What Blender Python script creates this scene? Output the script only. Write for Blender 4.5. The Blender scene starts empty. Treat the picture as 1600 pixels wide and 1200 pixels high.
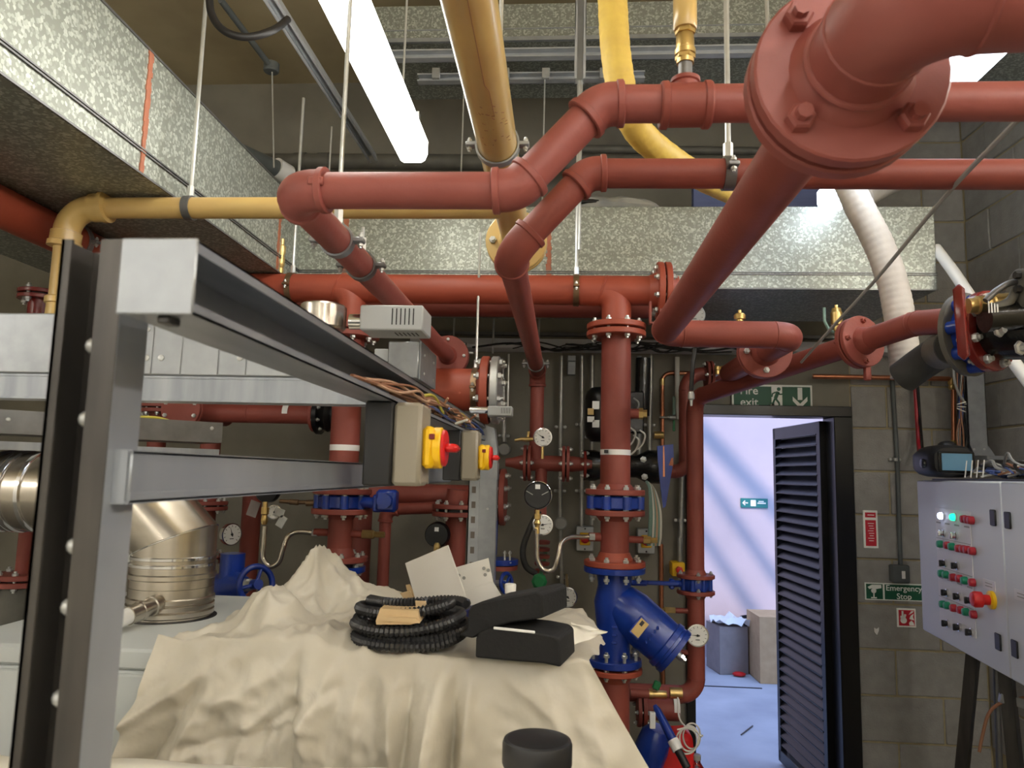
import bpy, bmesh, math, random
from mathutils import Vector as V, Matrix as M, Quaternion
from mathutils import noise as mnoise
random.seed(7)
SC = bpy.context.scene
COL = SC.collection
# ---------------------------------------------------------------- camera
F = 1150.0                      # focal length in pixels of the 1600x1200 frame
EYE = V((0, 0, 1.7))
yd = V((78, -141, -F)).normalized()
zd = V((0.016, 1, 0)); zd = (zd - yd * zd.dot(yd)).normalized()
xd = yd.cross(zd)
R3 = M((xd, yd, zd))
cam = bpy.data.cameras.new('camera'); co = bpy.data.objects.new('camera', cam); COL.objects.link(co)
cam.sensor_width = 36.0; cam.lens = F / 1600 * 36.0; cam.clip_start = 0.02; cam.clip_end = 200
co.matrix_world = M.Translation(EYE) @ R3.to_4x4()
cam.dof.use_dof = True; cam.dof.focus_distance = 2.4; cam.dof.aperture_fstop = 9.0
SC.camera = co
# ---------------------------------------------------------------- world, sun, exposure
w = bpy.data.worlds.new('world'); SC.world = w; w.use_nodes = True
bg = w.node_tree.nodes['Background']
bg.inputs[0].default_value = (0.42, 0.60, 1.0, 1); bg.inputs[1].default_value = 2.3
sun = bpy.data.lights.new('sun', 'SUN'); so = bpy.data.objects.new('sun', sun); COL.objects.link(so)
sun.energy = 2.1; sun.color = (1, 0.74, 0.64); sun.angle = math.radians(1.2)
SUND = V((0.25, 0.62, -0.74)).normalized()
so.rotation_euler = SUND.to_track_quat('-Z', 'Y').to_euler()
SC.view_settings.view_transform = 'Standard'
SC.view_settings.look = 'None'
SC.view_settings.exposure = 0.78
SC.view_settings.gamma = 1.0
SC.view_settings.use_curve_mapping = False
LAMP_STRENGTH = 8.0
SC.cycles.max_bounces = 8
SC.cycles.diffuse_bounces = 5
SC.cycles.sample_clamp_indirect = 6.0
SC.cycles.use_denoising = True

def P(px, py, Y):
    d = R3 @ V(((px - 800) / F, (600 - py) / F, -1))
    return EYE + d * (Y / d.y)
def PZ(px, py, z):
    d = R3 @ V(((px - 800) / F, (600 - py) / F, -1))
    return EYE + d * ((z - EYE.z) / d.z)
def PX(px, py, X):
    d = R3 @ V(((px - 800) / F, (600 - py) / F, -1))
    return EYE + d * (X / d.x)

# ---------------------------------------------------------------- materials
MT = {}
def srgb(c):
    return tuple(((x / 255) / 12.92 if x / 255 < 0.04045 else ((x / 255 + 0.055) / 1.055) ** 2.4) for x in c)
def mat(name, c1, c2=None, scale=12.0, rough=0.5, metal=0.0, bump=0.0, bscale=60.0, kind='noise', mid=0.5, wid=0.25, emit=0, detail=4, stretch=None, coat=0, alpha=1, trans=0, rvar=0):
    m = bpy.data.materials.new(name); m.use_nodes = True
    nt = m.node_tree; b = nt.nodes['Principled BSDF']
    L = nt.links.new
    b.inputs['Roughness'].default_value = rough; b.inputs['Metallic'].default_value = metal
    a = srgb(c1) + (1,)
    b.inputs['Base Color'].default_value = a
    if coat: b.inputs['Coat Weight'].default_value = coat; b.inputs['Coat Roughness'].default_value = 0.15
    if alpha < 1: b.inputs['Alpha'].default_value = alpha
    if trans: b.inputs['Transmission Weight'].default_value = trans
    if c2 is not None or bump:
        g = nt.nodes.new('ShaderNodeNewGeometry'); src = g.outputs['Position']
        if stretch:
            mp = nt.nodes.new('ShaderNodeMapping'); mp.inputs['Scale'].default_value = stretch
            L(src, mp.inputs['Vector']); src = mp.outputs[0]
    if c2 is not None:
        if kind == 'voronoi':
            t = nt.nodes.new('ShaderNodeTexVoronoi'); t.inputs['Scale'].default_value = scale
            sp = nt.nodes.new('ShaderNodeSeparateColor'); L(t.outputs['Color'], sp.inputs[0]); fac = sp.outputs[0]
        else:
            t = nt.nodes.new('ShaderNodeTexNoise'); t.inputs['Scale'].default_value = scale; t.inputs['Detail'].default_value = detail
            fac = t.outputs[0]
        L(src, t.inputs['Vector'])
        r = nt.nodes.new('ShaderNodeValToRGB')
        r.color_ramp.elements[0].position = max(0, mid - wid); r.color_ramp.elements[1].position = min(1, mid + wid)
        r.color_ramp.elements[0].color = a; r.color_ramp.elements[1].color = srgb(c2) + (1,)
        L(fac, r.inputs[0]); L(r.outputs[0], b.inputs['Base Color'])
        if rvar:
            mr = nt.nodes.new('ShaderNodeMapRange'); mr.inputs[3].default_value = rough - rvar; mr.inputs[4].default_value = rough + rvar
            L(fac, mr.inputs[0]); L(mr.outputs[0], b.inputs['Roughness'])
    if bump:
        t2 = nt.nodes.new('ShaderNodeTexNoise'); t2.inputs['Scale'].default_value = bscale; t2.inputs['Detail'].default_value = 3
        L(src, t2.inputs['Vector'])
        bp = nt.nodes.new('ShaderNodeBump'); bp.inputs['Strength'].default_value = bump; bp.inputs['Distance'].default_value = 0.01
        L(t2.outputs[0], bp.inputs['Height']); L(bp.outputs[0], b.inputs['Normal'])
    if emit:
        b.inputs['Emission Color'].default_value = a; b.inputs['Emission Strength'].default_value = emit
    MT[name] = m
    return m
mat('red', (143, 70, 59), (128, 60, 50), 9, 0.55, bump=0.06, bscale=90)
mat('red_bright', (162, 76, 55), (148, 66, 47), 6, 0.5, bump=0.05, bscale=80)
mat('red_pink', (152, 82, 74), (138, 70, 62), 10, 0.5, bump=0.06, bscale=90)
mat('red_gloss', (120, 36, 30), (104, 28, 24), 14, 0.25, bump=0.05, bscale=60)
mat('yellow_pipe', (208, 178, 110), (190, 158, 100), 8, 0.3, bump=0.03, bscale=50, coat=0.3)
mat('yellow_hose', (226, 196, 92), (206, 172, 84), 18, 0.55, bump=0.25, bscale=40)
mat('galv', (138, 142, 133), (190, 195, 186), 135, 0.42, 0.45, kind='voronoi', bump=0.02, bscale=20, mid=0.74, wid=0.26)
mat('galv_plain', (146, 150, 154), (168, 172, 176), 22, 0.38, 0.6, bump=0.02, bscale=30, rvar=0.06)
mat('galv_dark', (104, 104, 104), (126, 126, 126), 22, 0.4, 0.7)
mat('galv_bright', (186, 190, 194), (170, 174, 178), 22, 0.35, 0.4)
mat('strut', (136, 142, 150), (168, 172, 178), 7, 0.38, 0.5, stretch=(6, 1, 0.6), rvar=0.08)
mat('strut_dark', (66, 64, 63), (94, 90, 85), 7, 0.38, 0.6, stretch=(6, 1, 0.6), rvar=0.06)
mat('zinc', (202, 204, 202), (184, 186, 184), 40, 0.3, 0.55)
mat('stainless', (206, 198, 184), (188, 180, 168), 6, 0.26, 0.95, stretch=(1, 1, 5), bump=0.02, bscale=12)
mat('chrome', (225, 225, 225), None, rough=0.12, metal=1)
mat('brass', (216, 188, 128), (198, 168, 104), 30, 0.32, 0.85)
mat('copper', (204, 140, 108), (186, 120, 90), 30, 0.28, 0.9)
mat('bronze_clamp', (146, 120, 92), (120, 98, 76), 40, 0.4, 0.8)
mat('concrete_wall', (136, 132, 120), (110, 106, 96), 3.2, 0.85, bump=0.12, bscale=26, detail=8)
mat('concrete_ceiling', (186, 172, 138), (160, 146, 116), 2.6, 0.9, bump=0.1, bscale=20, detail=8)
mat('block', (156, 154, 150), (138, 136, 132), 16, 0.9, bump=0.3, bscale=110, detail=6)
mat('mortar', (168, 156, 124), (146, 134, 106), 20, 0.95, bump=0.3, bscale=60)
mat('painted_wall', (214, 212, 204), (204, 202, 194), 2, 0.8)
mat('floor', (112, 110, 106), (94, 92, 88), 2, 0.6, bump=0.05)
mat('yard_wall', (196, 190, 198), (176, 172, 182), 1.6, 0.9, bump=0.08, bscale=18, detail=8)
mat('yard_floor', (176, 180, 190), (146, 150, 162), 2.2, 0.8, bump=0.08, bscale=18, detail=10)
mat('rib_black', (38, 38, 40), None, rough=0.3)
mat('black', (24, 24, 26), (34, 34, 36), 12, 0.45)
mat('black_foam', (12, 12, 13), (19, 19, 20), 30, 0.8, bump=0.1, bscale=120)
mat('black_paint', (14, 14, 16), None, rough=0.3)
mat('black_gloss', (18, 18, 18), (28, 28, 27), 14, 0.22, bump=0.1, bscale=60)
mat('rubber', (46, 46, 46), (60, 60, 58), 16, 0.7)
mat('blue', (24, 58, 150), (18, 46, 132), 12, 0.28, bump=0.08, bscale=60, coat=0.2)
mat('cloth', (203, 197, 182), (190, 183, 167), 7, 0.40, bump=0.40, bscale=17)
mat('cloth_white', (240, 236, 224), (230, 225, 210), 7, 0.5, bump=0.08, bscale=16)
mat('boiler', (198, 203, 202), (190, 195, 195), 3, 0.4)
mat('panel', (206, 211, 216), (200, 205, 211), 2, 0.38)
mat('plate', (216, 216, 220), None, rough=0.4)
mat('grey_plastic', (176, 180, 182), None, rough=0.45)
mat('beige_box', (150, 143, 128), (143, 136, 121), 5, 0.45)
mat('white', (232, 232, 230), None, rough=0.45)
mat('white_board', (236, 234, 228), (226, 224, 218), 8, 0.35)
mat('card_white', (206, 202, 194), (198, 194, 186), 8, 0.6)
mat('cardboard', (196, 164, 124), (180, 148, 108), 14, 0.8)
mat('cardboard_grey', (150, 140, 138), (132, 124, 124), 10, 0.8)
mat('kraft', (214, 186, 142), (200, 170, 126), 12, 0.7)
mat('yellow', (240, 190, 20), None, rough=0.4)
mat('red_plastic', (204, 30, 30), None, rough=0.35)
mat('red_button', (170, 34, 48), None, rough=0.3)
mat('green_button', (20, 134, 98), None, rough=0.3)
mat('green', (30, 120, 70), None, rough=0.4)
mat('sign_green', (12, 84, 58), None, rough=0.5)
mat('sign_red', (196, 32, 52), None, rough=0.5)
mat('sign_white', (244, 246, 240), None, rough=0.5)
mat('sealant', (176, 110, 82), (160, 96, 70), 40, 0.6, bump=0.3, bscale=60)
mat('insulation', (206, 200, 192), (190, 184, 176), 14, 0.7, bump=0.1, bscale=60)
mat('dark_pipe', (98, 96, 88), (80, 78, 72), 14, 0.55, bump=0.05)
mat('grey_pipe', (92, 98, 98), (80, 84, 84), 10, 0.5)
mat('navy_board', (86, 96, 136), (78, 88, 128), 8, 0.6, stretch=(1, 1, 12))
mat('bag', (176, 172, 158), (120, 124, 128), 9, 0.7, bump=0.3, bscale=30)
mat('dial', (242, 242, 238), None, rough=0.4)
mat('mark', (30, 30, 34), None, rough=0.5)
mat('bore', (96, 88, 80), None, rough=0.6)
mat('wire_brown', (150, 104, 76), None, rough=0.5)
mat('wire_tan', (196, 158, 130), None, rough=0.5)
mat('wire_blue', (70, 90, 150), None, rough=0.5)
mat('wire_black', (24, 22, 22), None, rough=0.5)
mat('wire_grey', (150, 150, 146), None, rough=0.5)
mat('wire_gy', (196, 186, 70), None, rough=0.5)
mat('wire_white', (216, 214, 206), None, rough=0.5)
mat('hose_teal', (120, 150, 140), None, rough=0.5)
mat('conduit', (176, 176, 172), (150, 150, 146), 30, 0.35, 0.7)
mat('screen', (96, 138, 166), None, rough=0.2)
mat('glass', (235, 240, 240), None, rough=0.05, trans=1)
mat('dark_steel', (58, 56, 54), (72, 70, 68), 10, 0.4, 0.5)
mat('teal', (30, 120, 116), None, rough=0.5)
mat('lamp', (255, 252, 242), None, emit=LAMP_STRENGTH)
mat('lamp_cool', (226, 238, 255), None, emit=LAMP_STRENGTH * .7)
mat('lamp_fill', (255, 250, 242), None, emit=58.0)  # emission of the added out-of-view fill tubes
mat('lamp_pilot', (205, 222, 255), None, emit=3.5)
mat('lamp_green', (20, 235, 140), None, emit=1.8)
mat('weld', (148, 62, 52), None, rough=0.5)

# ---------------------------------------------------------------- mesh building
LOC = {}
class MB:
    def __init__(s): s.v = []; s.f = []
    def add(s, vs, fs):
        o = len(s.v); s.v += [V(p) for p in vs]; s.f += [tuple(i + o for i in f) for f in fs]; return s
    def box(s, c, size, R=None, bev=0.0):
        hx, hy, hz = [x / 2 for x in size]; c = V(c)
        b = min(bev, hx * .9, hy * .9, hz * .9)
        T = (lambda p: c + (R @ V(p))) if R is not None else (lambda p: c + V(p))
        if b <= 0:
            vs = [T((x * hx, y * hy, z * hz)) for x in (-1, 1) for y in (-1, 1) for z in (-1, 1)]
            return s.add(vs, [(0, 1, 3, 2), (4, 6, 7, 5), (0, 4, 5, 1), (2, 3, 7, 6), (0, 2, 6, 4), (1, 5, 7, 3)])
        vs = []; ix = {}
        for x in (-1, 1):
            for y in (-1, 1):
                for z in (-1, 1):
                    for k in range(3):
                        h = [hx - b, hy - b, hz - b]; h[k] += b
                        ix[x, y, z, k] = len(vs); vs.append(T((x * h[0], y * h[1], z * h[2])))
        fs = []
        for k in range(3):
            a, d = [(1, 2), (2, 0), (0, 1)][k]
            for sg in (-1, 1):
                q = []
                for (u, t) in ((-1, -1), (1, -1), (1, 1), (-1, 1)):
                    c3 = [0, 0, 0]; c3[k] = sg; c3[a] = u; c3[d] = t; q.append(ix[c3[0], c3[1], c3[2], k])
                fs.append(tuple(q if sg > 0 else q[::-1]))
            for u in (-1, 1):
                for t in (-1, 1):
                    e = []
                    for sg in (-1, 1):
                        c3 = [0, 0, 0]; c3[k] = sg; c3[a] = u; c3[d] = t
                        e.append((ix[c3[0], c3[1], c3[2], a], ix[c3[0], c3[1], c3[2], d]))
                    q = (e[0][0], e[1][0], e[1][1], e[0][1])
                    fs.append(q if u * t < 0 else q[::-1])
        for x in (-1, 1):
            for y in (-1, 1):
                for z in (-1, 1):
                    q = tuple(ix[x, y, z, k] for k in range(3)); fs.append(q if x * y * z > 0 else q[::-1])
        return s.add(vs, fs)
    def bx(s, x0, x1, y0, y1, z0, z1, bev=0.0):
        return s.box(((x0 + x1) / 2, (y0 + y1) / 2, (z0 + z1) / 2), (abs(x1 - x0), abs(y1 - y0), abs(z1 - z0)), None, bev)
    def ring(s, c, u, v_, r, n):
        return [c + u * (r * math.cos(2 * math.pi * i / n)) + v_ * (r * math.sin(2 * math.pi * i / n)) for i in range(n)]
    def lathe(s, a, axis, prof, n=20, cap=True):
        a = V(a); ax = V(axis).normalized(); u = ax.orthogonal().normalized(); w_ = ax.cross(u)
        vs = []; fs = []
        for (t, r) in prof: vs += s.ring(a + ax * t, u, w_, max(r, 1e-5), n)
        m = len(prof)
        for j in range(m - 1):
            for i in range(n):
                k = (i + 1) % n
                fs.append((j * n + i, j * n + k, (j + 1) * n + k, (j + 1) * n + i))
        if cap:
            fs.append(tuple(range(n))[::-1]); fs.append(tuple(range((m - 1) * n, m * n)))
        return s.add(vs, fs)
    def cyl(s, a, b, r, n=16, r2=None, cap=True):
        a = V(a); b = V(b); d = b - a
        return s.lathe(a, d, [(0, r), (d.length, r if r2 is None else r2)], n, cap)
    def tube(s, pts, r, n=12, cap=True, closed=False):
        pts = [V(p) for p in pts]; m = len(pts)
        rr = r if isinstance(r, (list, tuple)) else [r] * m
        tan = []
        for i in range(m):
            if closed: t = pts[(i + 1) % m] - pts[i - 1]
            else: t = pts[min(i + 1, m - 1)] - pts[max(i - 1, 0)]
            tan.append(t.normalized() if t.length > 1e-9 else V((0, 0, 1)))
        u = tan[0].orthogonal().normalized(); vs = []; fs = []
        for i in range(m):
            if i: 
                q = tan[i - 1].rotation_difference(tan[i]); u = (q @ u); u = (u - tan[i] * u.dot(tan[i])).normalized()
            w_ = tan[i].cross(u); vs += s.ring(pts[i], u, w_, rr[i], n)
        for j in range(m if closed else m - 1):
            j2 = (j + 1) % m
            for i in range(n):
                k = (i + 1) % n; fs.append((j * n + i, j * n + k, j2 * n + k, j2 * n + i))
        if cap and not closed:
            fs.append(tuple(range(n))[::-1]); fs.append(tuple(range((m - 1) * n, m * n)))
        return s.add(vs, fs)
    def torus(s, c, axis, Rr, r, n=24, k=8):
        ax = V(axis).normalized(); u = ax.orthogonal().normalized(); w_ = ax.cross(u)
        return s.tube(s.ring(V(c), u, w_, Rr, n), r, k, closed=True)
    def sph(s, c, r, n=12, sc=(1, 1, 1)):
        c = V(c); vs = [c + V((0, 0, -r * sc[2]))]; fs = []
        m = n // 2
        for j in range(1, m):
            t = -math.pi / 2 + math.pi * j / m
            for i in range(n):
                p = 2 * math.pi * i / n
                vs.append(c + V((r * sc[0] * math.cos(t) * math.cos(p), r * sc[1] * math.cos(t) * math.sin(p), r * sc[2] * math.sin(t))))
        vs.append(c + V((0, 0, r * sc[2])))
        for i in range(n):
            k = (i + 1) % n; fs.append((0, 1 + k, 1 + i)); fs.append((len(vs) - 1, 1 + (m - 2) * n + i, 1 + (m - 2) * n + k))
        for j in range(m - 2):
            for i in range(n):
                k = (i + 1) % n; a = 1 + j * n
                fs.append((a + i, a + k, a + n + k, a + n + i))
        return s.add(vs, fs)
    def prism(s, poly, ext):
        n = len(poly); ext = V(ext); poly = [V(p) for p in poly]
        nm = V((0, 0, 0))
        for i in range(n): nm += poly[i].cross(poly[(i + 1) % n])
        if nm.dot(ext) > 0: poly = poly[::-1]
        vs = poly + [p + ext for p in poly]
        fs = [tuple(range(n)), tuple(range(n, 2 * n))[::-1]] + [(i, i + n, (i + 1) % n + n, (i + 1) % n) for i in range(n)]
        return s.add(vs, fs)
    def grid(s, rows):
        m = len(rows); n = len(rows[0]); vs = [p for r in rows for p in r]
        fs = [(j * n + i, j * n + i + 1, (j + 1) * n + i + 1, (j + 1) * n + i) for j in range(m - 1) for i in range(n - 1)]
        return s.add(vs, fs)
    def mesh(s, name, m, off=V((0, 0, 0)), ang=38):
        me = bpy.data.meshes.new(name)
        me.from_pydata([tuple(p - off) for p in s.v], [], s.f)
        if m: me.materials.append(MT[m])
        for p in me.polygons: p.use_smooth = True
        me.set_sharp_from_angle(angle=math.radians(ang))
        me.update()
        return me
    def build(s, name, m, parent=None, label=None, ang=38, stuff=False):
        off = LOC.get(parent.name, V((0, 0, 0))) if parent else V((0, 0, 0))
        o = bpy.data.objects.new(name, s.mesh(name, m, off, ang)); COL.objects.link(o)
        if parent: o.parent = parent; LOC[o.name] = off
        if label: o['label'] = label
        if stuff: o['kind'] = 'stuff'
        return o
def thing(name, label, cat, loc, group=None):
    o = bpy.data.objects.new(name, None); COL.objects.link(o); o.location = V(loc); o.empty_display_size = 0.05
    o['label'] = label; o['category'] = cat
    if group: o['group'] = group
    LOC[o.name] = V(loc); return o
def solo(mb, name, m, label, cat, group=None, ang=38):
    c = sum(mb.v, V((0, 0, 0))) / len(mb.v); c.z = min(p.z for p in mb.v)
    o = bpy.data.objects.new(name, mb.mesh(name, m, c, ang)); COL.objects.link(o); o.location = c
    o['label'] = label; o['category'] = cat
    if group: o['group'] = group
    LOC[o.name] = c; return o
def struct(mb, name, m, parent=None, ang=38):
    o = mb.build(name, m, parent, ang=ang)
    if not parent: o['kind'] = 'structure'
    return o
def inst(me, name, parent, Mx):
    o = bpy.data.objects.new(name, me); COL.objects.link(o)
    o.parent = parent; off = LOC.get(parent.name, V((0, 0, 0))); LOC[o.name] = off
    o.matrix_local = M.Translation(-off) @ Mx
    return o
def frame(c, axis, up=None):
    z = V(axis).normalized(); x = z.orthogonal().normalized() if up is None else V(up).cross(z).normalized()
    y = z.cross(x); m = M((x, y, z)).transposed().to_4x4(); m.translation = V(c); return m
_cache = {}
def bolt_mesh(L, r, m='zinc'):
    k = ('bolt', round(L, 4), round(r, 4), m)
    if k not in _cache:
        b = MB(); b.cyl((0, 0, -L / 2 - r * 1.6), (0, 0, L / 2 + r * 1.6), r * .55, 8)
        b.lathe((0, 0, -L / 2 - r * .95), (0, 0, 1), [(0, r * .85), (r * .2, r), (r * .95, r)], 6); b.lathe((0, 0, L / 2), (0, 0, 1), [(0, r), (r * .75, r), (r * .95, r * .85)], 6)
        _cache[k] = b.mesh('bolt', m, ang=25)
    return _cache[k]
def route(pts, rad, n=8):
    """polyline with rounded corners"""
    pts = [V(p) for p in pts]; out = [pts[0]]
    for i in range(1, len(pts) - 1):
        a, b, c = pts[i - 1], pts[i], pts[i + 1]
        d1 = (a - b).normalized(); d2 = (c - b).normalized(); ang = d1.angle(d2)
        if ang > math.pi - 0.02: out.append(b); continue
        t = min(rad / math.tan(ang / 2), (a - b).length * .49, (c - b).length * .49)
        rr = t * math.tan(ang / 2); ctr = b + (d1 + d2).normalized() * (rr / math.sin(ang / 2))
        p = b + d1 * t; q = b + d2 * t; v1 = p - ctr; v2 = q - ctr; tot = v1.angle(v2)
        axis = v1.cross(v2).normalized()
        for k in range(n + 1): out.append(ctr + Quaternion(axis, tot * k / n) @ v1)
    out.append(pts[-1]); return out
def smooth(pts, n=10):
    """Catmull-Rom through points"""
    p = [V(q) for q in pts]; p = [p[0] * 2 - p[1]] + p + [p[-1] * 2 - p[-2]]; out = []
    for i in range(1, len(p) - 2):
        for k in range(n):
            t = k / n; a, b, c, d = p[i - 1], p[i], p[i + 1], p[i + 2]
            out.append(0.5 * ((2 * b) + (c - a) * t + (2 * a - 5 * b + 4 * c - d) * t * t + (3 * b - a - 3 * c + d) * t ** 3))
    out.append(p[-2]); return out
def bends(pts, rad, n=8):
    """list of ('pipe',[a,b]) / ('bend',[...]) pieces"""
    pts = [V(p) for p in pts]; out = []; cur = pts[0]
    for i in range(1, len(pts) - 1):
        arc = route([pts[i - 1], pts[i], pts[i + 1]], rad, n)[1:-1]
        out.append(('pipe', [cur, arc[0]])); out.append(('bend', arc)); cur = arc[-1]
    out.append(('pipe', [cur, pts[-1]])); return out
def welded(root, pts, r, rad, m='red', n=24, weld=True):
    for kind, q in bends(pts, rad, 10):
        b = MB(); b.tube(q, r, n)
        o = b.build('pipe' if kind == 'pipe' else 'pipe_bend', m, root)
        if kind == 'bend' and weld:
            for e, d in ((q[0], q[1] - q[0]), (q[-1], q[-1] - q[-2])):
                w_ = MB(); w_.torus(e, d, r * .985, r * .06, n, 6); w_.build('weld_bead', m, root)
def screwed(root, pts, r, rad, m='red', n=24, sock=1.0):
    for kind, q in bends(pts, rad, 10):
        if kind == 'pipe': MB().tube(q, r, n).build('pipe', m, root)
        else:
            d0 = (q[0] - q[1]).normalized(); d1 = (q[-1] - q[-2]).normalized(); s = r * .55 * sock
            R = r * 1.16; qq = [q[0] + d0 * s] + q + [q[-1] + d1 * s]
            b = MB(); b.tube(qq, R, n)
            for e, d in ((qq[0], d0), (qq[-1], d1)):
                b.lathe(e - d * r * .42, d, [(0, R), (r * .06, R * 1.09), (r * .36, R * 1.09), (r * .42, R * 1.02), (r * .42, r * .98)], n)
            b.build('elbow', m, root)
def flange(root, c, axis, Rf, th, nb, m='red', gap=0.006, pair=True, bolt='zinc', hub=None, m2=None, br=None, rb=None, ph=0.5):
    """flange joint: one or two plates in one part, hex bolts as its children"""
    c = V(c); ax = V(axis).normalized(); b = MB(); n = 32; ch = th * .12
    pr = [(0, Rf - ch), (ch, Rf), (th - ch, Rf), (th, Rf - ch)]
    if pair:
        b.lathe(c - ax * (th + gap / 2), ax, pr, n)
        f = b.build('flange', m, root)
        f2 = MB().lathe(c + ax * (gap / 2), ax, pr, n).build('flange', m2 or m, root)
        MB().lathe(c - ax * gap / 2, ax, [(0, Rf * .72), (gap, Rf * .72)], n).build('gasket', 'black', f)
        L = 2 * th + gap
    else:
        b.lathe(c - ax * th / 2, ax, pr, n); f = b.build('flange', m, root); L = th
    if hub:
        for sg in ((-1, 1) if pair else hub[2:]):
            h = MB(); h.lathe(c + ax * (sg * L / 2), ax * sg, [(0, hub[0] * 1.25), (hub[1] * .3, hub[0] * 1.2), (hub[1], hub[0] * 1.02)], 24); h.build('flange_neck', m, root)
    rb = rb or Rf * .8; br = br or Rf * .085
    me = bolt_mesh(L, br, bolt); fm = frame(c, ax)
    for i in range(nb):
        a = 2 * math.pi * (i + ph) / nb
        inst(me, 'bolt', f, fm @ M.Translation((rb * math.cos(a), rb * math.sin(a), 0)))
    return f
# ================================================================ setting
CZ = 3.95
WB = 4.0
XL = P(1078, 750, 3.97).x; XR = P(1333, 690, 3.97).x; XI = P(1304, 690, 3.97).x; XP = P(1387, 700, WB).x; XW = P(1524, 650, WB).x
b = MB(); b.bx(-4.2, 2.45, -3.2, 4.2, -.2, 0); struct(b, 'floor', 'floor')
b = MB(); b.bx(-4.2, 2.45, -3.2, 4.2, CZ, CZ + .2); struct(b, 'ceiling', 'concrete_ceiling')
b = MB(); b.bx(-4.2, XL, WB, WB + .2, 0, CZ); b.bx(XL, XR, WB, WB + .2, 2.09, CZ)
struct(b, 'wall_back', 'concrete_wall')
b = MB(); b.bx(-4.2, -4.0, -3.2, WB, 0, CZ); struct(b, 'wall_left', 'painted_wall')
b = MB(); b.bx(-4.0, XW, -3.2, -3.0, 0, CZ); struct(b, 'wall_front', 'painted_wall')
b = MB(); b.bx(XR, XW, WB, WB + .2, 0, CZ); wd = struct(b, 'wall_back', 'mortar')
b = MB(); b.bx(XW, XW + .2, -3.2, WB + .2, 0, CZ); wr = struct(b, 'wall_right', 'mortar')
rb = random.Random(3)
k0 = 1.755 - 7 * .225
for k in range(17):
    z0 = k0 + k * .225
    j = [XR + .005, XP, XW - .005] if k % 2 == 0 else [XR + .005, XP + .225, XW - .005]
    for a, c in zip(j, j[1:]):
        if c - a < .05: continue
        q = MB(); pr = rb.uniform(.006, .011)
        q.bx(a + (.005 if a > XR + .01 else 0), c - .005, WB - pr, WB + .05, max(z0 + .005, .002), z0 + .22, .004); q.build('block', 'block', wd)
for k in range(1, 16):
    z0 = k0 + k * .225
    y = WB - .01 - (0 if k % 2 else .22)
    ys = [WB - .01] + [y - .45 * i for i in range(0 if k % 2 == 0 else 1, 5)]
    for a, c in zip(ys, ys[1:]):
        q = MB(); pr = rb.uniform(.006, .011)
        q.bx(XW - pr, XW + .05, c + .005, a - .005, z0 + .005, z0 + .22, .004); q.build('block', 'block', wr)
# door frame and louvred leaf
dfr = MB(); dfr.bx(XL, XR, WB - .03, WB + .14, 2.035, 2.09, .003); dfr.bx(XI, XR, WB - .03, WB + .14, 0, 2.035, .003); dfr.bx(XL - .02, XL + .025, WB - .03, WB + .14, 0, 2.035, .003)
door = thing('door_1', 'black louvred steel door standing open onto the yard', 'door', (XI, WB + .06, 0)); door['kind'] = 'structure'
dfr.build('door_frame', 'black_paint', door)
h0 = V((XI - .013, WB + .09, 0)); d = V((P(1213, 700, 4.78).x - h0.x, 4.78 - h0.y, 0)); W = d.length; d.normalize(); nrm = V((-d.y, d.x, 0))  # towards the opening side
RD = M((d, nrm, V((0, 0, 1)))).transposed()
def dl(u, n, z): return h0 + d * u + nrm * n + V((0, 0, z))
q = MB()
for u in (.025, W - .02): q.box(dl(u, 0, 1.025), (.05 if u < .1 else .04, .045, 1.99), RD, .003)
for z in (.055, 1.985): q.box(dl(W / 2, 0, z), (W, .045, .07), RD, .003)
q.build('leaf_frame', 'black_paint', door)
sl = None
NS = 33
RS = RD @ M.Rotation(math.radians(38), 3, 'X')
for k in range(NS):
    q = MB(); z = .12 + (k + .5) * (1.83 / NS)
    q.box(dl(W / 2, 0, z), (W - .09, .004, .066), RS, .001); q.box(dl(W / 2, .02, z + .028) , (W - .09, .012, .006), RD, .001)
    q.build('louvre_slat', 'black_paint', door)
q = MB()
for i in range(46):
    u = .05 + (W - .1) * (i + .5) / 46; q.box(dl(u, -.02, 1.02), (.0035, .0035, 1.86), RD)
mesh_ = q.build('bird_mesh', 'zinc', door); mesh_['kind'] = 'stuff'
# yard behind the door
b = MB(); b.bx(-2, 4, 4.2, 7.8, -.2, 0); struct(b, 'yard_floor', 'yard_floor')
b = MB(); b.bx(-2, 4, 7.4, 7.8, 0, 5.2); struct(b, 'yard_wall', 'yard_wall')
b = MB(); b.bx(-2.3, -2, 4.2, 7.8, 0, 5.2); struct(b, 'yard_wall', 'yard_wall')
b = MB(); b.bx(4, 4.3, 4.2, 7.8, 0, 5.2); struct(b, 'yard_wall', 'yard_wall')
for i, (p0, p1, r) in enumerate((((1080, 655), (1260, 850), .075), ((1080, 715), (1230, 930), .05), ((1075, 800), (1180, 960), .05))):  # unseen bars, added to cast diagonal shadow bands on the yard wall
    a = P(*p0, 7.4); c = P(*p1, 7.4); T = 6.0 + .5 * i
    a2 = a - SUND * T; c2 = c - SUND * T; e = (c2 - a2)
    q = MB().cyl(a2 - e * 1.2, c2 + e * 1.2, r, 12)
    solo(q, 'shadow_bar', 'dark_steel', ('thickest', 'middle', 'left')[i] + ' added bar, unseen above the yard, shading its wall', 'pipe', 'unseen shadow bars above the yard')
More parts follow.
